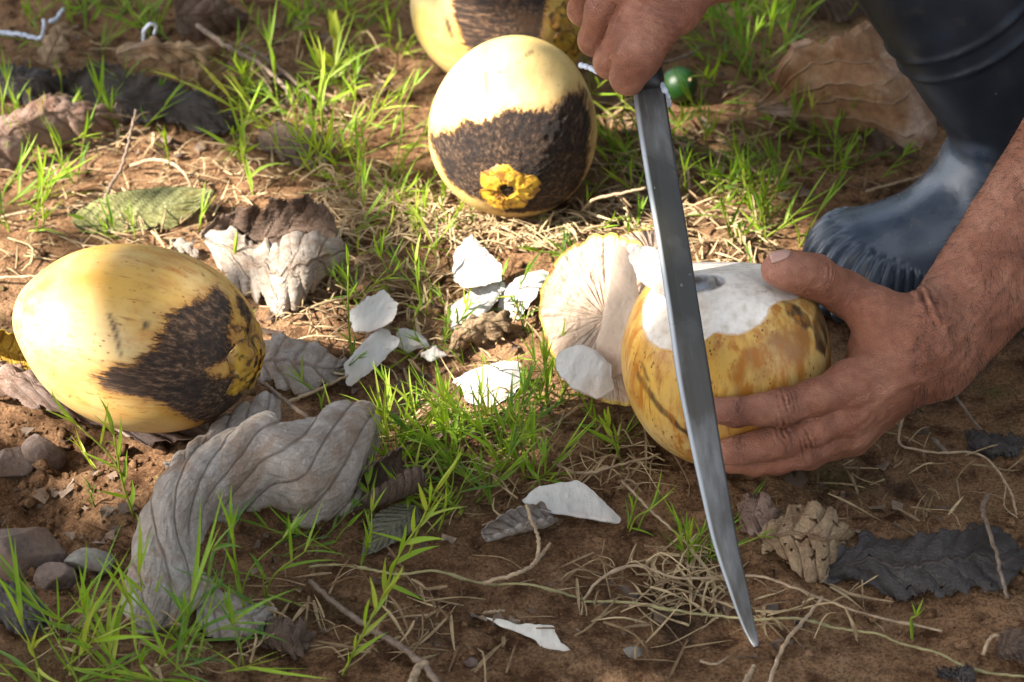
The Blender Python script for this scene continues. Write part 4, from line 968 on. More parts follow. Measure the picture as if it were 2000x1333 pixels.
# ------------------------------------------------------------------ lime
LM = C(1326, 166, depth(P(1326, 166, .016)))
n = (40, 60); Vl2, Fl2 = coconut_shape((.0155, .0155, .0165), n, 0, .004, 9)
ml = M('lime_peel'); ml.set(Base_Color=ml.ramp(ml.noise(60, detail=3), [(.3, (.006, .035, .005)), (.7, (.014, .070, .008))]), Roughness=.42, Normal=ml.bump(ml.voro(900), .25, .0005))
lime = thing('lime', 'small dark green lime in the grass beside the machete hand', 'lime', LM-np.array([0, 0, .016]))
obj('peel', Vl2@frame([.5, -.6, .6]).T+LM, Fl2, ml.mat, lime)
tp = LM+unit([.5, -.6, .6])*.0165; Vq, Fq = tube(crom([tp-unit([.5, -.6, .6])*.001, tp+unit([.5, -.6, .6])*.0018], 4), .0016, 8); obj('stem_end', Vq, Fq, STEM, lime)
# ------------------------------------------------------------------ dry leaves
def leaf_attr_veins(U, Vv, nlat, mid=True, slant=.35, width=.035):
    # U along 0..1, Vv across -1..1; lateral veins leave the midrib at a slant
    wob = .05*fbm(np.stack([U*3, Vv*1.5, np.full_like(U, nlat+.3)], -1), 2, 7)
    s = (U+wob-slant*(np.abs(Vv) if mid else Vv*.55+.25*Vv*Vv)*.5)*nlat; d = np.abs(s-np.round(s))/nlat
    lat = np.exp(-(d/max(.0045, .75/U.shape[0]))**2)
    m = np.exp(-(Vv/.05)**2) if mid else 0
    puff = 1-4*np.abs(s-np.round(s))+.35*np.cos((s-np.round(s))*4*math.pi)                        # +1 at vein, -1 between
    s2 = Vv*8+.9*fbm(np.stack([U*nlat*.9, Vv*3, np.full_like(U, 1.3)], -1), 2, 3)+np.round(s)*.37; tert = np.exp(-((s2-np.round(s2))/.09)**2)*.30
    return np.clip(np.maximum(np.maximum(lat, m), tert), 0, 1), puff
def folds(x, y, seed, n=5, f0=28.0):                               # straight sharp creases, as in crushed paper
    rs_ = np.random.default_rng(seed+100); r = 0; tw = 0
    for i in range(n):
        a = rs_.uniform(0, math.pi); f = f0*rs_.uniform(.5, 1.6); w = 1/(f/f0+.3)
        t = f*(math.cos(a)*x+math.sin(a)*y)+rs_.uniform(0, 1)+.35*fbm(np.stack([x*f*.5, y*f*.5, np.full_like(x, i+seed)], -1), 1, seed+i)
        r = r+w*(1-2*np.abs(2*(t-np.floor(t))-1)); tw += w
    return r/tw
def leaf_loft(label, st, mat, nu=70, nv=36, pleat=.004, nlat=8, slant=.3, crumple=.004, cfreq=40, rag=.03, seed=0, thick=.0006, holes=0.0, mid=True, name='dry_leaf', cat='leaf', warp=None, sink=False, ribs=(), tear=.22, lift=.006):
    """st: stations (upper px,py,height, lower px,py,height, bulge towards the viewer)"""
    U_ = np.array([G(s[0], s[1], s[2]) for s in st]); L_ = np.array([G(s[3], s[4], s[5]) for s in st]); B_ = np.array([[s[6]] for s in st], float)
    A = crom_u(U_, nu); Bq = crom_u(L_, nu); bl = crom_u(B_, nu)
    t = np.linspace(0, 1, nv)
    u = np.linspace(0, 1, nu)
    rg = rag*fbm(np.c_[u*22, np.full(nu, seed), np.zeros(nu)], 4, seed); rg2 = rag*fbm(np.c_[u*22, np.full(nu, seed+9), np.zeros(nu)], 4, seed+1)
    T0 = (-rg)[:, None]; T1 = (1+rg2)[:, None]; tt = T0+(T1-T0)*t[None]
    V = A[:, None]*(1-tt)[..., None]+Bq[:, None]*tt[..., None]
    nrm = unit(np.array([0, -.55, .83]))
    V = V+nrm*(4*bl*t[None]*(1-t[None]))[..., None]
    UU = np.repeat(u[:, None], nv, 1); VV = np.repeat((2*t-1)[None], nu, 0)
    vein, puff = leaf_attr_veins(UU, VV, nlat, mid, slant)
    if ribs: vein = np.clip(sum(np.exp(-((VV-r_-.06*np.sin(UU*4+r_*5))/(.010/(.3+.7*UU)))**2) for r_ in ribs), 0, 1); puff = -np.cos((np.searchsorted(np.array(ribs), VV.ravel()).reshape(VV.shape)*0+VV*2.6)*math.pi)*.45
    # local normals
    du = np.gradient(V, axis=0); dv = np.gradient(V, axis=1); N = np.cross(du, dv); N /= np.linalg.norm(N, axis=2)[..., None]+1e-12
    if (N.mean((0, 1))@nrm) < 0: N = -N
    edge = .35+.65*np.abs(VV)
    ln = np.linalg.norm(np.diff(V.mean(1), axis=0), axis=1).sum(); wd = np.linalg.norm(V[:, -1]-V[:, 0], axis=1).mean()/2
    disp = -pleat*puff*edge*.5+crumple*.85*folds(UU*ln, VV*wd, seed, 6, cfreq*.55)+crumple*.6*fbm(np.stack([UU*cfreq/22, VV*cfreq/44, np.full_like(UU, seed+7)], -1), 2, seed+1)+.0005*folds(UU*ln, VV*wd, seed+3, 5, 150)+lift*np.abs(VV)**5*fbm(np.stack([UU*7, np.sign(VV), np.full_like(UU, seed)], -1), 2, seed+4)
    disp = disp+.0007*vein
    V = V+N*disp[..., None]
    F = grid_faces(nu, nv); hv = fbm(np.stack([UU*14, VV*6, np.full_like(UU, seed+2)], -1), 3, seed+8)
    fu, fv = UU.ravel()[F].mean(1), VV.ravel()[F].mean(1)
    tr = np.maximum(0, fbm(np.stack([fu*ln*75, np.sign(fv)*3, np.full_like(fu, seed)], -1), 3, seed+6))*tear*1.6
    F = F[np.abs(fv) < 1-tr]
    if holes:
        fv_ = None
        hf = (hv.ravel()[F].mean(1) > holes) & (vein.ravel()[F].mean(1) < .8); F = F[~hf]
    Vf = V.reshape(-1, 3); gz = HI(Vf[:, 0], Vf[:, 1])+.0012
    if not sink: Vf[:, 2] = np.maximum(Vf[:, 2], gz)
    o = obj(name, Vf, F, mat, None, True, {'vein': vein.ravel()}); tag(o, label, cat); solidify(o, thick); return o
def leaf_simple(label, a, b, wid, mat, ha=.004, hm=.012, hb=.004, curl=.2, tilt=0.0, nlat=7, crumple=.004, seed=0, rag=.03, roll=0.0, name='dry_leaf', holes=0.0, prof=None, stalk=0.0, nu=48, nv=24, thick=.0006, twist=0.0):
    """a, b: pixel of stalk end and tip; wid: full width in m; curl: edges lifted; roll: radians the blade rolls up"""
    pa, pb = G(a[0], a[1], ha), G(b[0], b[1], hb); pm = (pa+pb)/2; pm = pm+np.array([0, 0, hm-(ha+hb)/2])
    cen = crom([pa, pm, pb], nu); T = np.gradient(cen, axis=0); T /= np.linalg.norm(T, axis=1)[:, None]
    up = unit(np.array([0, 0, 1.0])+tilt*np.array([0, -1.0, 0])); S = np.cross(T, up); S /= np.linalg.norm(S, axis=1)[:, None]; N = np.cross(S, T)
    u = np.linspace(0, 1, nu); pr = np.sin(math.pi*np.clip(u, 0, 1)**.8)**.8 if prof is None else np.interp(u, *prof)
    pr = np.maximum(pr, .015); w = wid/2*pr*(1+rag*2*fbm(np.c_[u*18, np.full(nu, seed), np.zeros(nu)], 4, seed))
    v = np.linspace(-1, 1, nv); UU = np.repeat(u[:, None], nv, 1); VV = np.repeat(v[None], nu, 0)
    ang = VV*(roll if roll else curl*1.2); tw = twist*(u-.5)[:, None]
    x = np.where(np.abs(ang) > 1e-4, np.sin(ang)/(ang+1e-9), 1)*VV*w[:, None]; z = np.where(np.abs(ang) > 1e-4, (1-np.cos(ang))/(ang+1e-9), 0)*VV*w[:, None]
    x, z = x*np.cos(tw)-z*np.sin(tw), x*np.sin(tw)+z*np.cos(tw)
    vein, puff = leaf_attr_veins(UU, VV, nlat, True, .5)
    disp = -.0012*puff*np.abs(VV)+crumple*.6*folds(UU*np.linalg.norm(pb-pa), VV*wid/2, seed, 5, 30)*(.3+.7*np.abs(VV))+crumple*.4*fbm(np.stack([UU*5, VV*2, np.full_like(UU, seed*1.7)], -1), 2, seed+3)
    V = cen[:, None]+S[:, None]*x[..., None]+N[:, None]*(z+disp)[..., None]
    Vf = V.reshape(-1, 3); gz = HI(Vf[:, 0], Vf[:, 1])+.001; Vf[:, 2] = np.maximum(Vf[:, 2], gz)
    F = grid_faces(nu, nv)
    if holes:
        hv = fbm(np.stack([UU*9, VV*4, np.full_like(UU, seed+2)], -1), 3, seed+8); F = F[~((hv.ravel()[F].mean(1) > holes) & (vein.ravel()[F].mean(1) < .6))]
    ob = obj(name, Vf, F, mat, None, True, {'vein': vein.ravel()}); tag(ob, label, 'leaf'); solidify(ob, thick)
    if stalk:
        e = pa-T[0]*stalk; e[2] = Hp(e[0], e[1])+.002; Vq, Fq = tube(crom([e, (e+pa)/2+[0, 0, .003], pa], 12), .0011, 6); obj('stalk', Vq, Fq, STEM, ob)
    return ob
L_UMBER_P = mat_leaf('leaf_pinkish', [(.17, .10, .07), (.30, .20, .155), (.42, .32, .27)], (.14, .08, .05), spots=.4)
# the big curled grey leaf in front
leaf_loft('big curled grey dry leaf with pleated veins in front of the yellow coconut',
    [(742, 815, .030, 738, 860, .020, .004), (728, 790, .046, 726, 925, .014, .018), (690, 779, .056, 702, 985, .010, .024), (640, 795, .060, 648, 1018, .012, .026),
     (604, 815, .060, 596, 1030, .014, .028), (560, 822, .062, 536, 995, .020, .028), (525, 800, .058, 490, 1000, .020, .028), (470, 822, .056, 448, 1024, .018, .028), (410, 850, .054, 414, 1036, .022, .026),
     (350, 890, .050, 402, 1062, .022, .024), (300, 952, .044, 392, 1090, .020, .022), (270, 1030, .034, 402, 1125, .014, .020), (252, 1110, .022, 396, 1160, .008, .016), (246, 1180, .012, 366, 1200, .005, .012), (258, 1222, .006, 330, 1222, .004, .007), (276, 1240, .003, 304, 1240, .003, .003)],
    L_GREY, nu=230, nv=60, pleat=.0036, nlat=9, slant=.5, crumple=.0030, cfreq=30, rag=.02, seed=4, mid=False, tear=.05, lift=.004)
leaf_loft('grey flap of a dry leaf folded beneath the curled grey leaf', [(545, 772, .022, 560, 860, .008, .004), (500, 778, .030, 500, 880, .016, .006), (440, 815, .032, 440, 900, .024, .006), (370, 862, .030, 385, 920, .028, .006), (320, 905, .026, 345, 955, .028, .004)], L_GREY, nu=60, nv=26, pleat=.004, nlat=6, seed=14, mid=False)
leaf_loft('flat grey dry leaf half hidden under the big curled leaf', [(400, 1130, .006, 385, 1215, .003, .002), (440, 1145, .014, 410, 1245, .004, .004), (490, 1165, .016, 460, 1252, .004, .004), (522, 1185, .012, 500, 1240, .004, .003), (532, 1205, .006, 530, 1222, .003, .001)], L_GREY, nu=50, nv=26, pleat=.002, nlat=5, seed=6, rag=.06)
# under and beside the left coconut
leaf_loft('crumpled pinkish brown leaf pressed under the yellow coconut', [(-30, 690, .020, -40, 768, .008, .004), (30, 708, .018, 40, 790, .008, .006), (95, 735, .016, 110, 812, .010, .006), (160, 775, .012, 190, 838, .008, .006), (240, 800, .008, 270, 862, .006, .005), (330, 800, .006, 345, 872, .006, .005), (400, 790, .006, 415, 862, .004, .003)], L_UMBER_P, nu=90, nv=30, pleat=.005, nlat=9, crumple=.008, seed=9, rag=.08)
leaf_loft('yellow curled leaf at the apex of the yellow coconut', [(-40, 650, .040, -40, 705, .006, -.006), (10, 640, .042, 5, 712, .008, -.010), (50, 668, .034, 45, 722, .008, -.008), (84, 726, .014, 80, 745, .006, -.002)], L_YELLOW, nu=50, nv=26, pleat=.002, nlat=6, crumple=.004, seed=12)
leaf_loft('dull grey leaf lying between yellow coconut and white chips', [(512, 672, .012, 505, 745, .006, .004), (545, 655, .020, 540, 760, .006, .008), (590, 660, .020, 600, 770, .006, .008), (640, 690, .014, 650, 752, .006, .005), (672, 705, .006, 672, 735, .004, .001)], L_GREY, nu=50, nv=30, pleat=.003, nlat=5, crumple=.006, seed=23, rag=.07)
# the pale crumpled leaf behind
leaf_loft('brown hollow dry leaf cupped above pale crumpled leaf', [(392, 452, .014, 400, 462, .008, 0), (430, 415, .034, 430, 490, .006, -.010), (480, 395, .044, 480, 505, .006, -.018), (535, 378, .052, 530, 505, .008, -.020), (585, 372, .054, 590, 490, .012, -.018), (630, 400, .044, 630, 490, .014, -.010), (655, 455, .026, 655, 490, .012, -.002)], L_UMBER, nu=80, nv=36, pleat=.003, nlat=7, crumple=.006, seed=31, rag=.10)
leaf_loft('pale crumpled dry leaf lit by sun behind the yellow coconut', [(398, 462, .010, 402, 474, .006, 0), (440, 448, .018, 445, 545, .004, .012), (500, 455, .026, 495, 590, .004, .014), (540, 480, .030, 545, 612, .004, .016), (585, 470, .034, 585, 595, .006, .014), (625, 460, .038, 615, 560, .010, .010), (662, 462, .030, 668, 520, .012, .004)], L_PALE, nu=110, nv=50, pleat=.003, nlat=5, crumple=.010, cfreq=26, seed=37, rag=.12)
leaf_loft('small pale dry leaf behind the crest of the yellow coconut', [(335, 470, .010, 340, 488, .006, 0), (365, 472, .012, 365, 500, .004, .003), (388, 490, .008, 388, 505, .004, 0)], L_PALE, nu=24, nv=14, nlat=3, seed=38, rag=.1)
leaf_simple('olive green fallen leaf with brown spots on the soil', (140, 432), (418, 374), .046, L_GREEN, .010, .012, .026, curl=-.45, tilt=.9, seed=3, crumple=.0025, stalk=.0, nlat=9)
# top left litter
for lab, mat_, st, kw in [
    ('grey brown dry leaf curled at the edge of the litter heap', L_UMBER_P, [(-40, 270, .030, -40, 345, .004, .01), (40, 210, .040, 50, 330, .004, .02), (120, 185, .044, 130, 290, .006, .02), (190, 205, .034, 190, 275, .008, .012), (238, 235, .014, 236, 255, .006, 0)], dict(pleat=.005, nlat=7, crumple=.006, seed=51)),
    ('dark hollow dry leaf in the middle of the litter heap', L_DARK, [(130, 135, .034, 130, 190, .006, -.01), (190, 120, .040, 190, 235, .006, -.014), (260, 140, .040, 270, 240, .006, -.01), (330, 150, .034, 350, 225, .006, 0), (390, 190, .016, 390, 215, .006, 0)], dict(pleat=.006, nlat=6, crumple=.007, seed=52)),
    ('tan dry leaf arched over the dark hollow leaf', L_TAN, [(230, 95, .040, 235, 125, .028, .004), (290, 78, .056, 290, 118, .042, .006), (350, 80, .058, 355, 128, .040, .008), (410, 95, .050, 405, 130, .038, .006), (455, 118, .030, 450, 130, .024, 0)], dict(pleat=.003, nlat=6, crumple=.008, seed=53)),
    ('pointed tan leaf hanging down from the litter heap', L_TAN, [(365, 120, .044, 372, 124, .038, 0), (372, 118, .046, 395, 165, .024, .003), (400, 118, .044, 378, 212, .006, .005), (450, 122, .034, 386, 220, .004, .003), (452, 130, .030, 440, 140, .02, 0)], dict(pleat=.002, nlat=4, crumple=.005, seed=54)),
    ('upright tan dry leaf beside the pale wire', L_TAN, [(62, 120, .006, 120, 138, .004, 0), (75, 90, .02, 128, 115, .010, .005), (100, 55, .034, 134, 85, .022, .005), (128, 42, .040, 136, 52, .034, 0)], dict(pleat=.002, nlat=5, crumple=.004, seed=55)),
    ('dark purple brown leaf at the left end of the litter heap', L_DARK, [(-40, 130, .020, -40, 190, .004, .006), (30, 125, .030, 30, 205, .004, .01), (90, 135, .030, 95, 195, .006, .01), (140, 150, .016, 140, 180, .006, 0)], dict(pleat=.005, nlat=5, crumple=.006, seed=56)),
    ('mauve brown leaf lying under the tall grass sprig', L_UMBER, [(505, 250, .008, 505, 290, .004, .002), (550, 235, .016, 560, 320, .004, .006), (610, 255, .014, 615, 330, .004, .005), (650, 285, .006, 650, 310, .004, 0)], dict(pleat=.003, nlat=5, crumple=.008, seed=57)),
    ('brown leaf standing at the back of the litter heap', L_UMBER, [(345, 5, .03, 345, 60, .004, .004), (390, -10, .04, 395, 75, .006, .008), (440, 0, .036, 440, 70, .006, .008), (485, 30, .02, 485, 60, .006, 0)], dict(pleat=.004, nlat=5, crumple=.006, seed=58)),
    ('dark leaf tucked below the arched tan leaf', L_DARK, [(280, 185, .02, 280, 225, .004, .004), (350, 170, .026, 350, 250, .004, .008), (420, 200, .02, 420, 262, .004, .006), (470, 235, .008, 470, 250, .003, 0)], dict(pleat=.004, nlat=5, crumple=.006, seed=59))]:
    leaf_loft(lab, st, mat_, nu=60, nv=30, rag=.08, slant=.4, **kw)
# the big brown leaf beside the boot
leaf_loft('big fan shaped brown dry leaf with pale ribs beside the boot', [(1478, 207, .012, 1484, 212, .010, 0), (1508, 165, .040, 1560, 240, .012, .006), (1534, 105, .075, 1640, 256, .016, .010), (1575, 76, .090, 1720, 275, .018, .012), (1650, 62, .100, 1780, 300, .014, .014), (1700, 38, .104, 1815, 276, .022, .012), (1752, 88, .090, 1835, 245, .03, .006)], L_BROWN, nu=90, nv=60, pleat=.007, nlat=1, crumple=.005, cfreq=30, seed=61, rag=.03, mid=True, ribs=(-.82, -.42, -.05, .35, .75))
leaf_loft('narrow rolled grey leaf edge in front of the fan shaped leaf', [(1630, 215, .024, 1625, 240, .014, .004), (1690, 235, .022, 1680, 270, .008, .006), (1745, 272, .016, 1735, 300, .005, .005), (1798, 312, .006, 1790, 316, .004, 0)], L_UMBER, nu=40, nv=18, pleat=.001, nlat=4, seed=62)
leaf_loft('grey dry leaf at the back near the black boot', [(1570, -20, .02, 1590, 25, .004, .004), (1630, -30, .03, 1640, 40, .004, .006), (1690, -20, .02, 1690, 30, .004, .004)], L_UMBER, nu=30, nv=18, seed=63)
# right foreground
leaf_loft('torn tan dry leaf with holes overlapping the blackish leaf', [(1478, 1045, .012, 1490, 1075, .004, .003), (1510, 1015, .022, 1520, 1095, .004, .008), (1550, 985, .030, 1555, 1120, .004, .012), (1600, 990, .032, 1590, 1138, .004, .012), (1640, 1010, .026, 1625, 1110, .006, .008), (1662, 1040, .014, 1650, 1075, .008, .002)], L_TAN, nu=80, nv=50, pleat=.003, nlat=6, crumple=.004, seed=71, rag=.08, holes=.46)
leaf_loft('pale broken leaf piece beside the tan leaf and blade', [(1440, 985, .012, 1445, 1040, .003, .003), (1475, 962, .018, 1480, 1048, .004, .006), (1510, 985, .016, 1515, 1040, .004, .005), (1532, 1005, .006, 1530, 1020, .004, 0)], L_UMBER_P, nu=40, nv=26, pleat=.003, nlat=4, crumple=.004, seed=72, rag=.12, holes=.5)
leaf_loft('long blackish leaf lying flat on the soil beside the tan leaf', [(1592, 1110, .006, 1600, 1138, .003, 0), (1650, 1070, .014, 1655, 1140, .004, .004), (1710, 1048, .016, 1720, 1160, .004, .006), (1770, 1062, .014, 1790, 1172, .004, .005), (1830, 1040, .018, 1840, 1165, .004, .006), (1890, 1028, .016, 1900, 1172, .004, .005), (1950, 1035, .012, 1950, 1165, .004, .004), (1992, 1065, .008, 1990, 1120, .004, .002), (2004, 1085, .004, 2004, 1100, .003, 0)], L_DARK, nu=130, nv=40, pleat=.004, nlat=8, crumple=.0045, seed=73, rag=.14, holes=.56)
leaf_simple('small dark leaf at the right below the blackish leaf', (1945, 1275), (2030, 1295), .024, L_UMBER, curl=.5, seed=74, tilt=.3)
leaf_loft('scrap of black rotten leaf behind the pale root', [(1885, 850, .006, 1890, 880, .003, .002), (1920, 845, .010, 1925, 895, .003, .003), (1965, 855, .008, 1970, 900, .003, .003), (1990, 880, .004, 1985, 895, .003, 0)], L_DARK, nu=30, nv=18, seed=75, rag=.2, crumple=.008, holes=.4)
leaf_loft('black leaf scrap under the forked dry stem', [(1825, 1300, .005, 1830, 1325, .003, .001), (1860, 1295, .008, 1870, 1335, .003, .003), (1900, 1305, .006, 1895, 1330, .003, .002)], L_DARK, nu=26, nv=16, seed=76, rag=.2, crumple=.007)
# middle foreground
leaf_simple('rolled brown leaf like a tube beside the curled grey leaf', (700, 990), (806, 944), .078, L_UMBER, .012, .014, .016, roll=2.5, seed=81, tilt=.2, crumple=.003, prof=([0, .1, .4, .85, 1], [.4, .7, .9, 1, .95]))
leaf_simple('small rolled grey leaf in front of the smooth husk chip', (1085, 1018), (946, 1056), .046, L_GREY, .006, .008, .006, roll=2.2, seed=82, tilt=.2, crumple=.003, prof=([0, .2, .6, .9, 1], [.2, .8, .8, .55, .42]), stalk=.0)
leaf_simple('flat sage green leaf below the rolled brown leaf', (815, 990), (708, 1085), .026, L_SAGE, .010, .010, .004, curl=.15, seed=83, tilt=.35, crumple=.0015, nlat=10)
leaf_loft('brown crumpled leaf under the white husk chips', [(872, 690, .006, 878, 702, .004, 0), (892, 640, .016, 905, 680, .004, .005), (930, 608, .022, 945, 668, .006, .008), (975, 610, .018, 985, 650, .006, .005), (1002, 625, .008, 1000, 640, .005, 0)], L_TAN, nu=50, nv=26, pleat=.005, nlat=5, crumple=.008, seed=84, rag=.10)
leaf_loft('crumpled brown leaf scrap below the flat grey leaf', [(512, 1225, .005, 516, 1268, .003, .001), (545, 1205, .014, 550, 1275, .004, .004), (585, 1210, .016, 580, 1290, .004, .004), (620, 1235, .008, 605, 1270, .004, .001)], L_UMBER, nu=40, nv=24, crumple=.005, pleat=.003, nlat=4, seed=85, rag=.14, holes=.5)
leaf_loft('purple black leaf half buried in the corner grass', [(-20, 1140, .012, -20, 1220, .003, .004), (35, 1145, .014, 40, 1235, .003, .004), (75, 1165, .012, 80, 1240, .003, .003), (96, 1195, .005, 92, 1215, .003, 0)], L_DARK, nu=36, nv=22, crumple=.008, seed=86, rag=.12)
leaf_simple('tiny brown leaf beside the rolled brown leaf tube', (690, 1000), (735, 975), .022, L_UMBER, curl=.8, seed=88)

# ------------------------------------------------------------------ stones
def stone(label, px, py, size, mat, seed, sq=.75, sink=.35, flat=1.0):
    n = (60, 90); th = np.linspace(0, math.pi, n[0])[:, None]; ph = np.linspace(0, 2*math.pi, n[1], endpoint=False)[None]
    d = np.stack([np.sin(th)*np.cos(ph), np.sin(th)*np.sin(ph), -np.cos(th)*np.ones_like(ph)], -1).reshape(-1, 3)
    rs = np.random.default_rng(seed); r = np.ones(len(d))*1.3
    for _ in range(9):
        nn = unit(rs.normal(0, 1, 3)); r = np.minimum(r, rs.uniform(.58, .95)/np.maximum(d@nn, .05))
    r = r*(1+.06*fbm(d*4, 4, seed)); V = d*r[:, None]*np.array(size)*.5
    a = rs.uniform(0, 6.28); Rm = np.array([[math.cos(a), -math.sin(a), 0], [math.sin(a), math.cos(a), 0], [0, 0, 1]]); 
    g = G(px, py, 0); V = V+g+[0, 0, size[2]*(.5-sink)]
    o = obj('stone', V, grid_faces(*n, wrap_v=True)[:, ::-1], mat, None, False); tag(o, label, 'stone'); return o
stone('angular red brown stone largest in the soil hollow', 66, 1100, (.050, .036, .044), STONE_B, 3)
stone('small brown stone wedged in front of the red brown stone', 98, 1138, (.028, .018, .018), STONE_B, 4)
stone('pale grey flat stone right of the red brown stone', 178, 1112, (.032, .022, .018), STONE_G, 5)
stone('rough grey stone at the upper end of the soil hollow', 20, 905, (.030, .028, .026), STONE_B, 6, sink=.5)
stone('brown stone bedded below the yellow coconut', 84, 890, (.026, .028, .024), STONE_B, 8, sink=.5)
stone('small tan pebble lying on bare soil below the white scrap', 1236, 1277, (.010, .008, .006), STONE_G, 9)
stone('small tan oval pebble near the long grey twig', 918, 1298, (.010, .007, .005), STONE_B, 10)

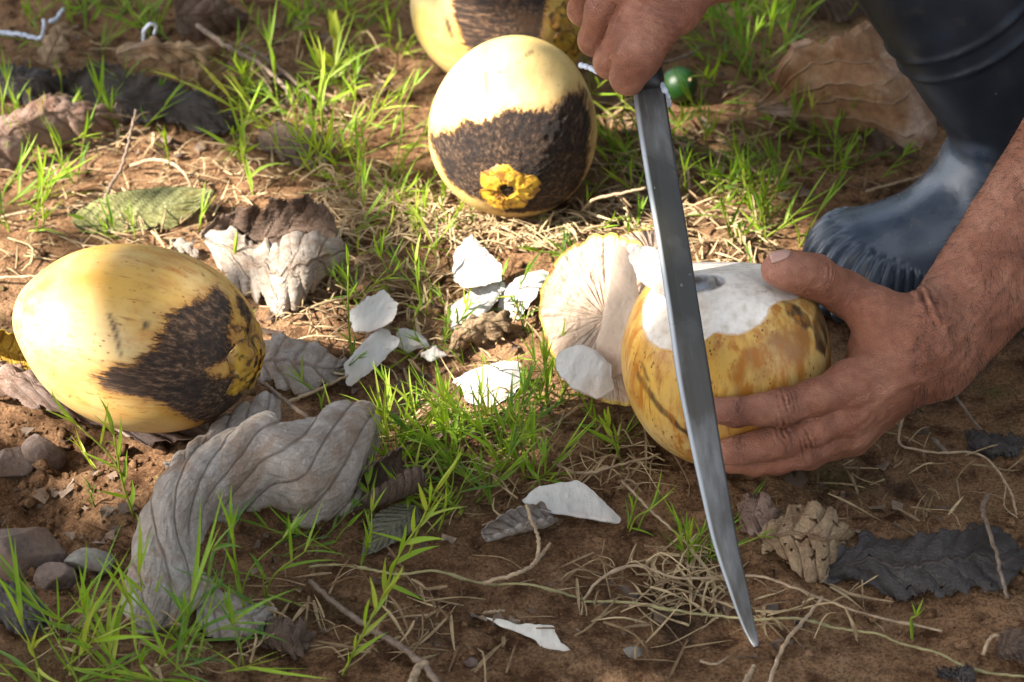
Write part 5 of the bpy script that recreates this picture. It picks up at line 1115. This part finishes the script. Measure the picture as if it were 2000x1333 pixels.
# ------------------------------------------------------------------ twigs, dry stems, wires
def stem(name, label, pts, r0, r1, mat, cat='twig', seed=0, n=None, group=None, knots=0.0):
    q = np.array([G(x, y, h) for x, y, h in pts]); n = n or max(14, 8*len(pts)); c = crom(q, n)
    c = c+np.random.default_rng(seed).normal(0, r0*.22, c.shape)
    rad = np.linspace(r0, r1, n)*(1+knots*(np.abs(np.sin(np.linspace(0, 9+seed % 4, n))) > .97))
    V, F = tube(c, rad, 7, .10, seed); o = obj(name, V, F, mat, None, True, {'tint': np.full(len(V), .6)}); tag(o, label, cat, group); return o
TW = [
 ('dry_twig', 'leaning brown stem planted behind the olive green leaf', [(190, 420, .004), (215, 365, .022), (240, 320, .035), (266, 215, .075)], .0016, .0010, TWIG),
 ('dry_twig', 'dry looped stem arching above the olive green leaf', [(255, 325, .010), (300, 312, .022), (345, 325, .025), (372, 362, .014), (358, 395, .006), (330, 420, .003)], .0015, .0011, STEM),
 ('dry_twig', 'long brown stem crossing behind the tall grass sprig', [(385, 50, .030), (450, 95, .030), (520, 135, .022), (575, 195, .016), (612, 260, .010), (628, 310, .004)], .0024, .0014, TWIG),
 ('dry_twig', 'brown stem beside the long one leading to litter heap', [(470, 85, .024), (540, 130, .018), (600, 180, .010), (640, 215, .004)], .0018, .0012, TWIG),
 ('twig', 'petiole twig joining the curled grey leaf to the coconut', [(506, 742, .020), (560, 785, .036), (606, 820, .056)], .0016, .0015, TWIG),
 ('twig', 'grey twig slanting from the petiole to the white chips', [(562, 786, .012), (620, 762, .014), (684, 732, .010)], .0015, .0009, STEM),
 ('twig', 'long grey twig running out of the bottom edge', [(604, 1135, .006), (655, 1180, .006), (720, 1225, .007), (790, 1268, .007), (828, 1300, .006), (860, 1345, .006)], .0017, .0024, TWIG),
 ('twig', 'pale forked twig end at the bottom edge', [(800, 1345, .003), (815, 1312, .007), (832, 1293, .008)], .0030, .0022, STEM),
 ('grass_runner', 'long creeping grass stem rooted across bare soil', [(605, 1106, .008), (680, 1105, .012), (780, 1122, .014), (850, 1116, .016), (945, 1140, .004), (1040, 1143, .012), (1140, 1172, .004)], .0009, .0008, GREENSTEM),
 ('dry_twig', 'dry branched stem bent up from the creeping stem', [(945, 1140, .005), (1010, 1120, .012), (1045, 1098, .016), (1052, 1060, .024), (1036, 1010, .034), (1028, 985, .04)], .0015, .0011, STEM),
 ('dry_twig', 'short dry stem forking off beside the rolled grey leaf', [(1045, 1100, .015), (1062, 1078, .016), (1074, 1062, .010)], .0014, .0009, STEM),
 ('grass_runner', 'pale creeping stem passing behind the machete tip', [(1140, 1172, .005), (1175, 1130, .014), (1240, 1105, .012), (1330, 1130, .012), (1470, 1125, .010), (1545, 1146, .012), (1610, 1172, .008), (1700, 1202, .008), (1840, 1233, .004)], .0010, .0008, STEM),
 ('grass_runner', 'olive creeping stem running to the right below the tan leaf', [(1140, 1175, .004), (1240, 1178, .008), (1330, 1195, .010), (1480, 1210, .008), (1560, 1208, .012), (1630, 1226, .006), (1720, 1240, .012), (1760, 1258, .006), (1830, 1275, .010), (1900, 1308, .004), (2020, 1325, .006)], .0009, .0008, GREENSTEM),
 ('dry_twig', 'straight dry stem crossing the two creeping stems', [(1498, 1345, .004), (1530, 1262, .014), (1570, 1212, .014), (1606, 1168, .012)], .0014, .0011, STEM),
 ('root_strand', 'thin pale root zigzagging beside the wrist on dark soil', [(1772, 788, .010), (1755, 862, .008), (1790, 878, .006), (1830, 884, .006), (1905, 886, .006), (1945, 915, .008), (1975, 965, .006), (1985, 1005, .003)], .0010, .0009, STEM),
 ('root_strand', 'hair thin root hanging beside the pale root end', [(1965, 950, .006), (1962, 990, .005), (1988, 1012, .003)], .0006, .0005, STEM),
 ('twig', 'brown stick lying across the blackish leaf', [(1928, 968, .016), (1920, 1000, .018), (1945, 1080, .018), (1966, 1168, .010)], .0016, .0012, TWIG),
 ('twig', 'grey twig on dark soil below the wrist', [(1868, 775, .006), (1900, 820, .006), (1936, 862, .006)], .0011, .0009, TWIG),
 ('twig', 'short thick grey twig above the pale root bend', [(1822, 860, .006), (1850, 884, .004)], .0020, .0017, TWIG),
 ('dry_twig', 'straight stem running from the smooth husk chip to grass', [(1215, 940, .008), (1280, 1005, .010), (1350, 1068, .006)], .0011, .0008, STEM),
 ('dry_twig', 'tan stem bent over grass left of the machete', [(1080, 905, .006), (1140, 925, .010), (1220, 905, .014), (1290, 888, .010)], .0012, .0008, STEM),
 ('dry_twig', 'arched dry straw right of the cream coconut', [(1132, 420, .004), (1160, 390, .030), (1215, 378, .040), (1262, 368, .044)], .0013, .0011, STEM),
 ('dry_twig', 'bent dry straw leaning against the arched one', [(1205, 380, .036), (1222, 400, .024), (1232, 432, .006)], .0012, .0009, STEM),
 ('dry_twig', 'brown straw slanting through grass near the boot', [(1395, 295, .012), (1450, 318, .014), (1500, 352, .006)], .0013, .0010, STEM),
 ('dry_twig', 'brown straw reaching the boot instep', [(1690, 375, .006), (1760, 355, .014), (1830, 335, .016)], .0013, .0010, STEM),
 ('dry_twig', 'dead brown stem arching behind the lime', [(1290, 125, .010), (1340, 110, .018), (1372, 92, .012)], .0016, .0012, TWIG),
 ('twig', 'tiny forked root scrap on bare soil left of the scrap', [(946, 1198, .003), (962, 1195, .006), (985, 1193, .003)], .0011, .0008, STEM),
 ('twig', 'thin curved root on bare soil beside the machete tip', [(1368, 1292, .002), (1398, 1297, .006), (1424, 1282, .003)], .0010, .0007, STEM),
 ('twig', 'small stick end at the bottom right of the blade tip', [(1452, 1340, .004), (1474, 1300, .006)], .0019, .0013, STEM),
 ('dry_twig', 'forked pale stem near the right edge', [(1920, 1280, .003), (1940, 1242, .012), (1990, 1262, .006), (2020, 1275, .004)], .0013, .0010, STEM),
 ('dry_twig', 'dry straw lying left of the yellow coconut', [(-20, 545, .004), (60, 540, .010), (130, 545, .006), (165, 500, .012)], .0012, .0009, STEM),
 ('dry_twig', 'straw lying beside the small green seedling', [(-10, 430, .004), (60, 412, .008), (165, 402, .004)], .0013, .0010, STEM),
 ('wire', 'pale twisted plastic strip lying behind the litter heap', [(-20, 62, .012), (40, 68, .012), (78, 74, .012), (86, 52, .022), (84, 38, .024)], .0022, .0016, CORD),
 ('wire', 'short pale plastic strip in the corner grass', [(98, 44, .014), (112, 34, .018), (124, 18, .022)], .0022, .0014, CORD),
 ('wire', 'pale wire loop standing on the arched tan leaf', [(284, 92, .048), (280, 68, .062), (290, 48, .072), (304, 52, .070), (300, 72, .058)], .0016, .0013, CORD),
 ('wire', 'tiny pale fibre beside the olive green leaf', [(258, 392, .008), (262, 420, .002)], .0012, .0010, CORD)]
for k_, (nm, lb, pts, r0, r1, mt) in enumerate(TW): stem(nm, lb, pts, r0, r1, mt, {'grass_runner': 'stem', 'dry_twig': 'stem', 'root_strand': 'root'}.get(nm, nm), k_, knots=.5 if 'runner' in nm else 0)
# ------------------------------------------------------------------ grass
def blade_mesh(base, d, L, w, bend, up=np.array([0, 0, 1.0]), n=6, fold=.35, side=None):
    """a folded tapering blade starting along d and bending towards `bend`"""
    t = np.linspace(0, 1, n); d = unit(d); dirs = d[None]+np.outer(t, bend); dirs /= np.linalg.norm(dirs, axis=1)[:, None]
    c = base+np.vstack([[0, 0, 0], np.cumsum((dirs[1:]+dirs[:-1])/2*(L/(n-1)), axis=0)])
    s = np.cross(dirs, up if side is None else side); ln = np.linalg.norm(s, axis=1)[:, None]; s = np.where(ln < 1e-3, np.array([1.0, 0, 0]), s/(ln+1e-9)); nn = np.cross(s, dirs)
    ww = w*.5*np.clip(1.15*(1-t**1.8), .03, 1)*np.clip(.55+t*2.2, 0, 1)
    V = np.stack([c-s*ww[:, None]+nn*(fold*ww)[:, None], c, c+s*ww[:, None]+nn*(fold*ww)[:, None]], 1).reshape(-1, 3)
    return V, grid_faces(n, 3), np.repeat(t, 3)
def sprig(acc, rs, base, top, nl, L, w, spread=.9, tint=None, stem_r=.0009, curve=.1, wild=.35):
    """a stem with leaves set alternately; top leaves in a tuft"""
    ax = top-base; h = np.linalg.norm(ax); side = unit(np.cross(ax, -CF)+rs.normal(0, .25, 3)); 
    mid = (base+top)/2+side*h*curve*rs.normal(0, 1); c = crom([base, mid, top], 10)
    V, F = tube(c, np.linspace(stem_r, stem_r*.55, 10), 5); tt = rs.uniform(.45, .95) if tint is None else tint
    acc.add(V, F, tint=np.full(len(V), min(.88, tt+.1)), along=np.full(len(V), .12))
    a0 = unit(ax)
    for k in range(nl):
        u = .12+.88*(k/max(nl-1, 1)); p = c[min(9, int(u*9))]+(c[min(9, int(u*9)+1)]-c[min(9, int(u*9))])*(u*9-int(u*9)) if u < 1 else c[9]
        s = (1 if k % 2 else -1); ang = spread*(1.05-.55*u)*rs.uniform(.7, 1.25)
        lat = unit(side*s+rs.normal(0, wild, 3)); d = a0*math.cos(ang)+lat*math.sin(ang)
        ll = L*rs.uniform(.65, 1.15)*(1-.25*abs(u-.6))
        V, F, al = blade_mesh(p, d, ll, w*rs.uniform(.8, 1.15), np.array([0, 0, -.35])*rs.uniform(-.3, 1.2)+rs.normal(0, .28, 3), n=7, side=unit(-CF+rs.normal(0, .5, 3)) if rs.random() < .5 else None)
        acc.add(V, F, tint=np.full(len(V), np.clip(tt+rs.normal(0, .14), 0, .93)), along=al)
    for k in range(2):
        V, F, al = blade_mesh(top, a0+rs.normal(0, .22, 3), L*rs.uniform(.6, 1.0), w*.9, rs.normal(0, .15, 3), n=7)
        acc.add(V, F, tint=np.full(len(V), np.clip(tt+.1, 0, .93)), along=al)
def sp_thing(label, b, t, nl, L, w, lean=0.0, seed=0, spread=.9, tint=.72, r=.0010, mat=None, extra=()):
    rs = np.random.default_rng(seed); acc = Acc(); bp = G(b[0], b[1], -.001)
    sprig(acc, rs, bp, PY(t[0], t[1], bp[1]+lean), nl, L, w, spread, tint, r)
    for b2, t2, n2 in extra:
        q = PY(b2[0], b2[1], bp[1]+lean*.5); sprig(acc, rs, q, PY(t2[0], t2[1], q[1]), n2, L*.9, w, spread, tint, r*.85)
    o = acc.make('grass_sprig', mat or GRASS); tag(o, label, 'grass', 'grass sprigs that stand out singly')
SPR = [
 ('tall yellow green grass sprig rising left of the cream coconut', (668, 345), (628, 135), 7, .040, .0032, .02, 1, .75, .80, []),
 ('grass sprig with spread leaves behind the brown hollow leaf', (496, 385), (478, 285), 5, .046, .0030, .02, 2, .95, .72, []),
 ('small seedling with paired leaves beside the dry straw', (86, 435), (84, 345), 4, .030, .0032, .01, 3, .9, .74, []),
 ('upright green seedling with rosette leaves below the pared coconut', (1215, 905), (1188, 835), 5, .026, .0036, .0, 4, .85, .66, []),
 ('bright grass sprig below the yellow coconut over the hollow', (262, 1010), (222, 850), 7, .034, .0030, .0, 5, .85, .78, [((240, 930), (150, 830), 3)]),
 ('long grass shoot leaning up from the bottom edge', (668, 1320), (745, 1170), 8, .034, .0034, .0, 6, .8, .84, []),
 ('long grass shoot continuing up past the sage green leaf', (745, 1180), (838, 1000), 9, .038, .0036, .0, 7, .75, .80, [((800, 1080), (850, 960), 4)]),
 ('grass tuft leaning on the ragged white husk chip', (1066, 800), (1062, 705), 9, .030, .0026, .0, 8, .9, .74, []),
 ('grass sprig in front of the round husk slice', (1090, 790), (1120, 730), 6, .030, .0026, .0, 9, .9, .66, []),
 ('thin grass sprig standing before the upper white chip', (690, 720), (680, 520), 7, .026, .0020, .0, 10, .7, .55, []),
 ('grass sprig between the white chips and straw', (828, 620), (812, 520), 6, .026, .0022, .0, 11, .8, .62, []),
 ('single grass blade pair standing at the shoulder of yellow coconut', (452, 545), (458, 500), 2, .022, .0024, .0, 12, .35, .78, []),
 ('grass tuft against the foot of the cream coconut', (868, 400), (872, 325), 8, .028, .0032, .0, 13, .75, .66, []),
 ('tiny green shoot beside the olive creeping stem', (1782, 1250), (1788, 1205), 2, .016, .0020, .0, 14, .9, .60, []),
 ('sprig with broad yellow green leaves behind the tall sprig', (640, 165), (655, 75), 4, .034, .0090, .01, 15, .8, .85, []),
 ('grass sprig crossing the flat grey leaf', (482, 1215), (455, 1040), 6, .036, .0026, .0, 16, .6, .52, [])]
for lab, b, t, nl, L, w, lean, sd, spd, ti, ex in SPR: sp_thing(lab, b, t, nl, L, w, lean, sd, spd, ti, extra=ex)

def scatter_px(rs, cx, cy, rx, ry, n):
    a = rs.uniform(0, 2*math.pi, n); r = np.sqrt(rs.random(n)); return np.stack([cx+rx*r*np.cos(a), cy+ry*r*np.sin(a)], 1)
# patches: centre, radii (px), number of tufts, leaf length, width, height of tuft, tint
PATCH = [(640, 260, 120, 120, 14, .046, .003, .05, .72), (740, 300, 60, 90, 9, .04, .003, .045, .75), (420, 330, 90, 60, 6, .034, .0028, .034, .65), (330, 480, 120, 40, 5, .022, .0024, .02, .6), (780, 480, 120, 50, 12, .026, .0022, .026, .7), (920, 640, 120, 90, 10, .026, .0022, .026, .62), (1080, 640, 30, 80, 6, .024, .0024, .03, .6), (1260, 270, 60, 80, 9, .04, .003, .045, .6), (480, 200, 80, 80, 7, .036, .003, .04, .6), (90, 330, 90, 60, 6, .034, .0028, .036, .65), (860, 860, 150, 70, 12, .05, .0032, .03, .74), (1010, 930, 70, 50, 7, .044, .0028, .024, .6), (60, 1340, 110, 36, 6, .058, .0032, .040, .46), (230, 1328, 170, 36, 9, .060, .0032, .045, .52), (400, 1325, 120, 40, 7, .050, .003, .035, .5), (90, 1250, 100, 40, 4, .056, .0034, .04, .40),
 (330, 1250, 60, 50, 4, .05, .0034, .06, .62),
 (830, 920, 110, 90, 30, .036, .0030, .034, .70), (940, 900, 110, 70, 22, .036, .0030, .030, .60), (760, 870, 70, 60, 10, .036, .003, .034, .66), (1010, 850, 60, 50, 10, .034, .003, .030, .6), (900, 980, 90, 40, 10, .036, .003, .024, .45),
 (1060, 770, 50, 40, 9, .030, .0026, .034, .66), (1180, 860, 70, 40, 6, .030, .0024, .024, .55), (1320, 900, 40, 30, 5, .026, .0024, .024, .5),
 (1330, 1090, 70, 40, 12, .024, .0022, .022, .55), (1240, 1070, 50, 40, 6, .026, .0024, .02, .4), (520, 1080, 80, 40, 7, .030, .0028, .022, .25), (600, 1070, 60, 40, 5, .030, .0028, .022, .3),
 (700, 1060, 50, 40, 4, .03, .003, .03, .6), (480, 1170, 60, 60, 5, .04, .003, .05, .5),
 (690, 640, 60, 90, 9, .026, .0020, .030, .5), (800, 600, 70, 80, 8, .026, .0020, .028, .55), (860, 700, 60, 40, 6, .026, .0022, .022, .45), (1000, 640, 50, 50, 6, .022, .0022, .022, .45), (1120, 520, 50, 50, 8, .022, .0022, .022, .35),
 (690, 330, 90, 60, 12, 0.037, .0026, .034, .62), (620, 330, 60, 50, 6, 0.043, .0026, .04, .6), (760, 400, 80, 40, 12, 0.027, .0022, .022, .66), (870, 420, 80, 35, 12, 0.027, .0024, .022, .6), (960, 440, 110, 30, 10, 0.025, .0022, .018, .55), (1110, 430, 60, 40, 9, 0.030, .0024, .024, .5),
 (1190, 320, 50, 70, 12, 0.035, .0028, .03, .5), (1200, 390, 50, 40, 6, 0.033, .0026, .024, .45), (1300, 330, 60, 60, 6, 0.033, .0026, .026, .4), (1380, 260, 70, 50, 10, 0.035, .0030, .03, .45),
 (1400, 140, 70, 70, 16, 0.045, .0036, .044, .5), (1460, 90, 70, 80, 16, 0.050, .0036, .05, .5), (1400, 30, 80, 40, 12, 0.050, .0036, .05, .45), (1520, 60, 50, 60, 8, 0.045, .0036, .046, .5), (1600, 240, 40, 40, 10, 0.043, .0036, .04, .5), (1560, 270, 60, 30, 6, 0.037, .0032, .03, .45), (1780, 220, 30, 30, 4, 0.033, .003, .03, .35),
 (1420, 430, 90, 60, 16, 0.035, .0028, .026, .5), (1520, 440, 60, 60, 14, 0.037, .003, .03, .52), (1500, 350, 80, 50, 10, 0.035, .0028, .026, .45), (1640, 340, 50, 40, 6, 0.033, .0028, .026, .4), (1380, 370, 50, 50, 8, 0.033, .0028, .026, .48),
 (20, 430, 60, 50, 8, 0.043, .003, .036, .65), (120, 250, 90, 40, 7, 0.035, .0028, .028, .55), (40, 270, 50, 50, 6, 0.043, .003, .044, .55), (220, 250, 60, 40, 6, 0.033, .003, .03, .4), (290, 230, 50, 40, 5, 0.037, .0028, .034, .45), (200, 60, 110, 60, 18, 0.045, .0034, .044, .5), (300, 30, 60, 40, 8, 0.045, .0034, .044, .52), (60, 30, 60, 30, 6, 0.043, .003, .04, .5),
 (560, 60, 80, 50, 10, 0.043, .0034, .04, .5), (680, 60, 80, 60, 12, 0.045, .0034, .044, .55), (760, 30, 50, 40, 8, 0.045, .0034, .05, .6), (720, 200, 60, 60, 7, 0.033, .003, .028, .5), (790, 160, 40, 60, 6, 0.033, .0034, .03, .6), (530, 230, 60, 40, 5, 0.037, .0028, .03, .4), (1150, 200, 25, 60, 6, 0.037, .003, .05, .55), (1300, 250, 40, 50, 6, 0.033, .0028, .03, .45),
 (460, 660, 40, 30, 2, .02, .002, .02, .5), (210, 470, 30, 20, 3, 0.030, .003, .02, .72), (170, 940, 60, 60, 5, .03, .0026, .024, .5), (300, 880, 40, 40, 3, .02, .0024, .02, .6), (640, 780, 50, 40, 5, .026, .0024, .024, .45), (1440, 1010, 30, 20, 2, .02, .002, .012, .4), (1620, 20, 60, 40, 6, 0.043, .0034, .04, .5), (1250, 480, 60, 30, 3, 0.025, .002, .016, .5), (1700, 330, 60, 40, 4, 0.033, .0028, .026, .38)]
rs = np.random.default_rng(99); gacc = Acc()
COCOS = [(LM+[0, -.02, 0], .026), (LC_C, .062), (CC_C, .066), (BC_C, .070), (HC_C, .066)]
for cx, cy, rx, ry, n, L, w, h, ti in PATCH:
    for px, py in scatter_px(rs, cx, cy, rx, ry, n):
        b = G(px, py, -.001)
        if any(np.hypot(*(b-c)[:2]) < r for c, r in COCOS): continue
        lean = rs.normal(0, .55, 2)*h; top = b+np.array([lean[0], lean[1]*.7, h*rs.uniform(.45, 1.1)])
        if rs.random() < .22: continue
        sprig(gacc, rs, b, top, rs.integers(2, 6), L*rs.uniform(.5, 1.35), w*rs.uniform(.5, 1.05), rs.uniform(.6, 1.05), float(np.clip(ti-.04+rs.normal(0, .2), .0, .9)), .0008)
g = gacc.make('grass', GRASS); tag(g, 'short green grass growing in loose tufts over the soil', 'grass', kind='stuff')

# ------------------------------------------------------------------ dry straw, roots and crumbs of soil
sacc = Acc()
SP = [(560, 330, 200, 110, 110, .8), (250, 300, 250, 110, 90, .7), (700, 560, 200, 90, 80, .75), (800, 420, 200, 60, 260, .9), (960, 450, 170, 45, 170, .9), (720, 380, 100, 60, 120, .85), (1120, 440, 120, 50, 90, .75), (1250, 430, 90, 50, 70, .7), (1400, 460, 130, 60, 90, .8), (600, 520, 140, 90, 70, .7), (150, 480, 200, 70, 60, .7), (800, 640, 250, 120, 120, .65),
      (900, 900, 300, 130, 130, .6), (1250, 900, 120, 60, 60, .65), (1250, 1150, 200, 70, 55, .65), (1330, 1130, 90, 70, 60, .8), (1550, 1180, 200, 60, 30, .6), (1750, 880, 250, 90, 26, .45), (300, 1250, 250, 70, 60, .45), (700, 1180, 200, 100, 50, .5), (1500, 280, 250, 120, 120, .55), (1350, 330, 120, 90, 70, .6), (1200, 300, 60, 100, 50, .5), (560, 160, 200, 120, 130, .5), (200, 180, 250, 120, 120, .45), (1000, 1200, 600, 120, 60, .4), (1700, 1000, 250, 80, 40, .45), (300, 400, 200, 80, 60, .55)]
for cx, cy, rx, ry, n, ti in SP:
    for px, py in scatter_px(rs, cx, cy, rx, ry, n):
        b = G(px, py, .002+abs(rs.normal(0, .004)))
        if any(np.hypot(*(b-c)[:2]) < r*.75 for c, r in COCOS): continue
        L = rs.uniform(.010, .042); a = rs.uniform(0, 6.283); d = np.array([math.cos(a), math.sin(a), rs.normal(0, .22)]); k1 = rs.normal(0, .12, 3)*L
        q = [b-d*L/2, b+k1+[0, 0, abs(rs.normal(0, .15))*L], b+d*L/2+rs.normal(0, .1, 3)*L]
        for x in (0, 2): q[x][2] = max(q[x][2], Hp(q[x][0], q[x][1])+.0008)
        r0 = rs.uniform(.0004, .0011)
        if rs.random() < .55:
            V, F, _ = blade_mesh(q[0], q[2]-q[0]+1e-6, L, r0*rs.uniform(1.6, 3.4), rs.normal(0, .3, 3)+[0, 0, -.1], n=6, fold=.5); V[:, 2] = np.maximum(V[:, 2], HI(V[:, 0], V[:, 1])+.0006)
        else: V, F = tube(crom(q, 7), np.linspace(r0, r0*.6, 7), 4)
        sacc.add(V, F, tint=np.full(len(V), np.clip(ti+rs.normal(0, .22), 0, 1)))
s_ = sacc.make('dry_straw', STRAW); tag(s_, 'dry straw and loose rootlets littering the soil', 'straw', kind='stuff')
# fragments of dead leaf trodden into the soil
facc = Acc()
for cx, cy, rx, ry, n in [(700, 560, 300, 120, 70), (900, 780, 260, 110, 70), (250, 180, 300, 150, 130), (620, 180, 180, 140, 70), (1450, 250, 300, 150, 90), (1200, 300, 120, 120, 30), (120, 960, 150, 130, 40), (800, 1150, 500, 120, 60), (1750, 1000, 260, 160, 60), (500, 1050, 160, 90, 30), (1300, 1230, 300, 80, 25), (300, 480, 300, 90, 40)]:
    for px, py in scatter_px(rs, cx, cy, rx, ry, n):
        b = G(px, py, .0015)
        if any(np.hypot(*(b-c)[:2]) < r*.8 for c, r in COCOS): continue
        L = min(.013, .0025+.003*rs.pareto(2.0)); a = np.sort(rs.uniform(0, 6.283, 7)); rad = L*rs.uniform(.35, 1.0, 7); nn = unit([rs.normal(0, .35), rs.normal(0, .35)-.1, 1]); B_ = frame(nn)
        ring = np.c_[np.cos(a)*rad, np.sin(a)*rad*rs.uniform(.4, .9), rs.normal(0, .22, 7)*L]; V = np.vstack([[[0, 0, 0]], ring])@B_.T+b+[0, 0, L*.15]
        V[:, 2] = np.maximum(V[:, 2], HI(V[:, 0], V[:, 1])+.0007); j = np.arange(7)
        facc.add(V, np.stack([np.zeros(7, int), 1+j, 1+(j+1) % 7], 1), tint=np.full(8, rs.random()))
mf = M('leaf_fragments'); cf = mf.ramp(mf.attr('tint'), [(0, (.045, .030, .022)), (.4, (.13, .08, .05)), (.75, (.19, .125, .08)), (1, (.23, .165, .115))])
mf.set(Base_Color=mf.mix(mf.ramp(mf.noise(200, detail=3), [(.4, .5), (.6, 0.0)]), cf, (.05, .03, .02)), Roughness=.75, Normal=mf.bump(mf.noise(300), .6, .001))
f_ = facc.make('leaf_litter', mf.mat, smooth=False); tag(f_, 'brown fragments of dead leaves trodden into the soil', 'leaf litter', kind='stuff')
cacc = Acc(); oct_v = np.array([[1, 0, 0], [-1, 0, 0], [0, 1, 0], [0, -1, 0], [0, 0, 1], [0, 0, -1]], float); oct_f = np.array([[0, 2, 4], [2, 1, 4], [1, 3, 4], [3, 0, 4], [2, 0, 5], [1, 2, 5], [3, 1, 5], [0, 3, 5]])
N = 15000
xy = np.stack([rs.uniform(-.5, .5, N), rs.uniform(-.43, .62, N)], 1)
dens = fbm(np.c_[xy*7, np.zeros(N)], 2, 3); hol = np.exp(-(((xy[:, 0]+.34)/.10)**2+((xy[:, 1]+.17)/.11)**2))
kp = rs.random(N) < .30+.6*dens+.9*hol; xy = xy[kp]; hz = HI(xy[:, 0], xy[:, 1]); hol = hol[kp]
for (x, y), z, ho in zip(xy, hz, hol):
    r = min(.0055, .0009*rs.pareto(2.0)+.0007)*(1+1.0*ho)
    V = oct_v*rs.uniform(.7, 1.25, (6, 1))*r*np.array([1, 1, .75]); a = rs.uniform(0, 6.28); ca, sa = math.cos(a), math.sin(a)
    V = V@np.array([[ca, sa, 0], [-sa, ca, 0], [0, 0, 1]]); V = V+rs.normal(0, .15*r, V.shape)+[x, y, z+r*.25]
    cacc.add(V, oct_f)
c_ = cacc.make('soil_crumbs', SOIL, smooth=True); tag(c_, 'loose crumbs of red brown soil', 'soil', kind='stuff')
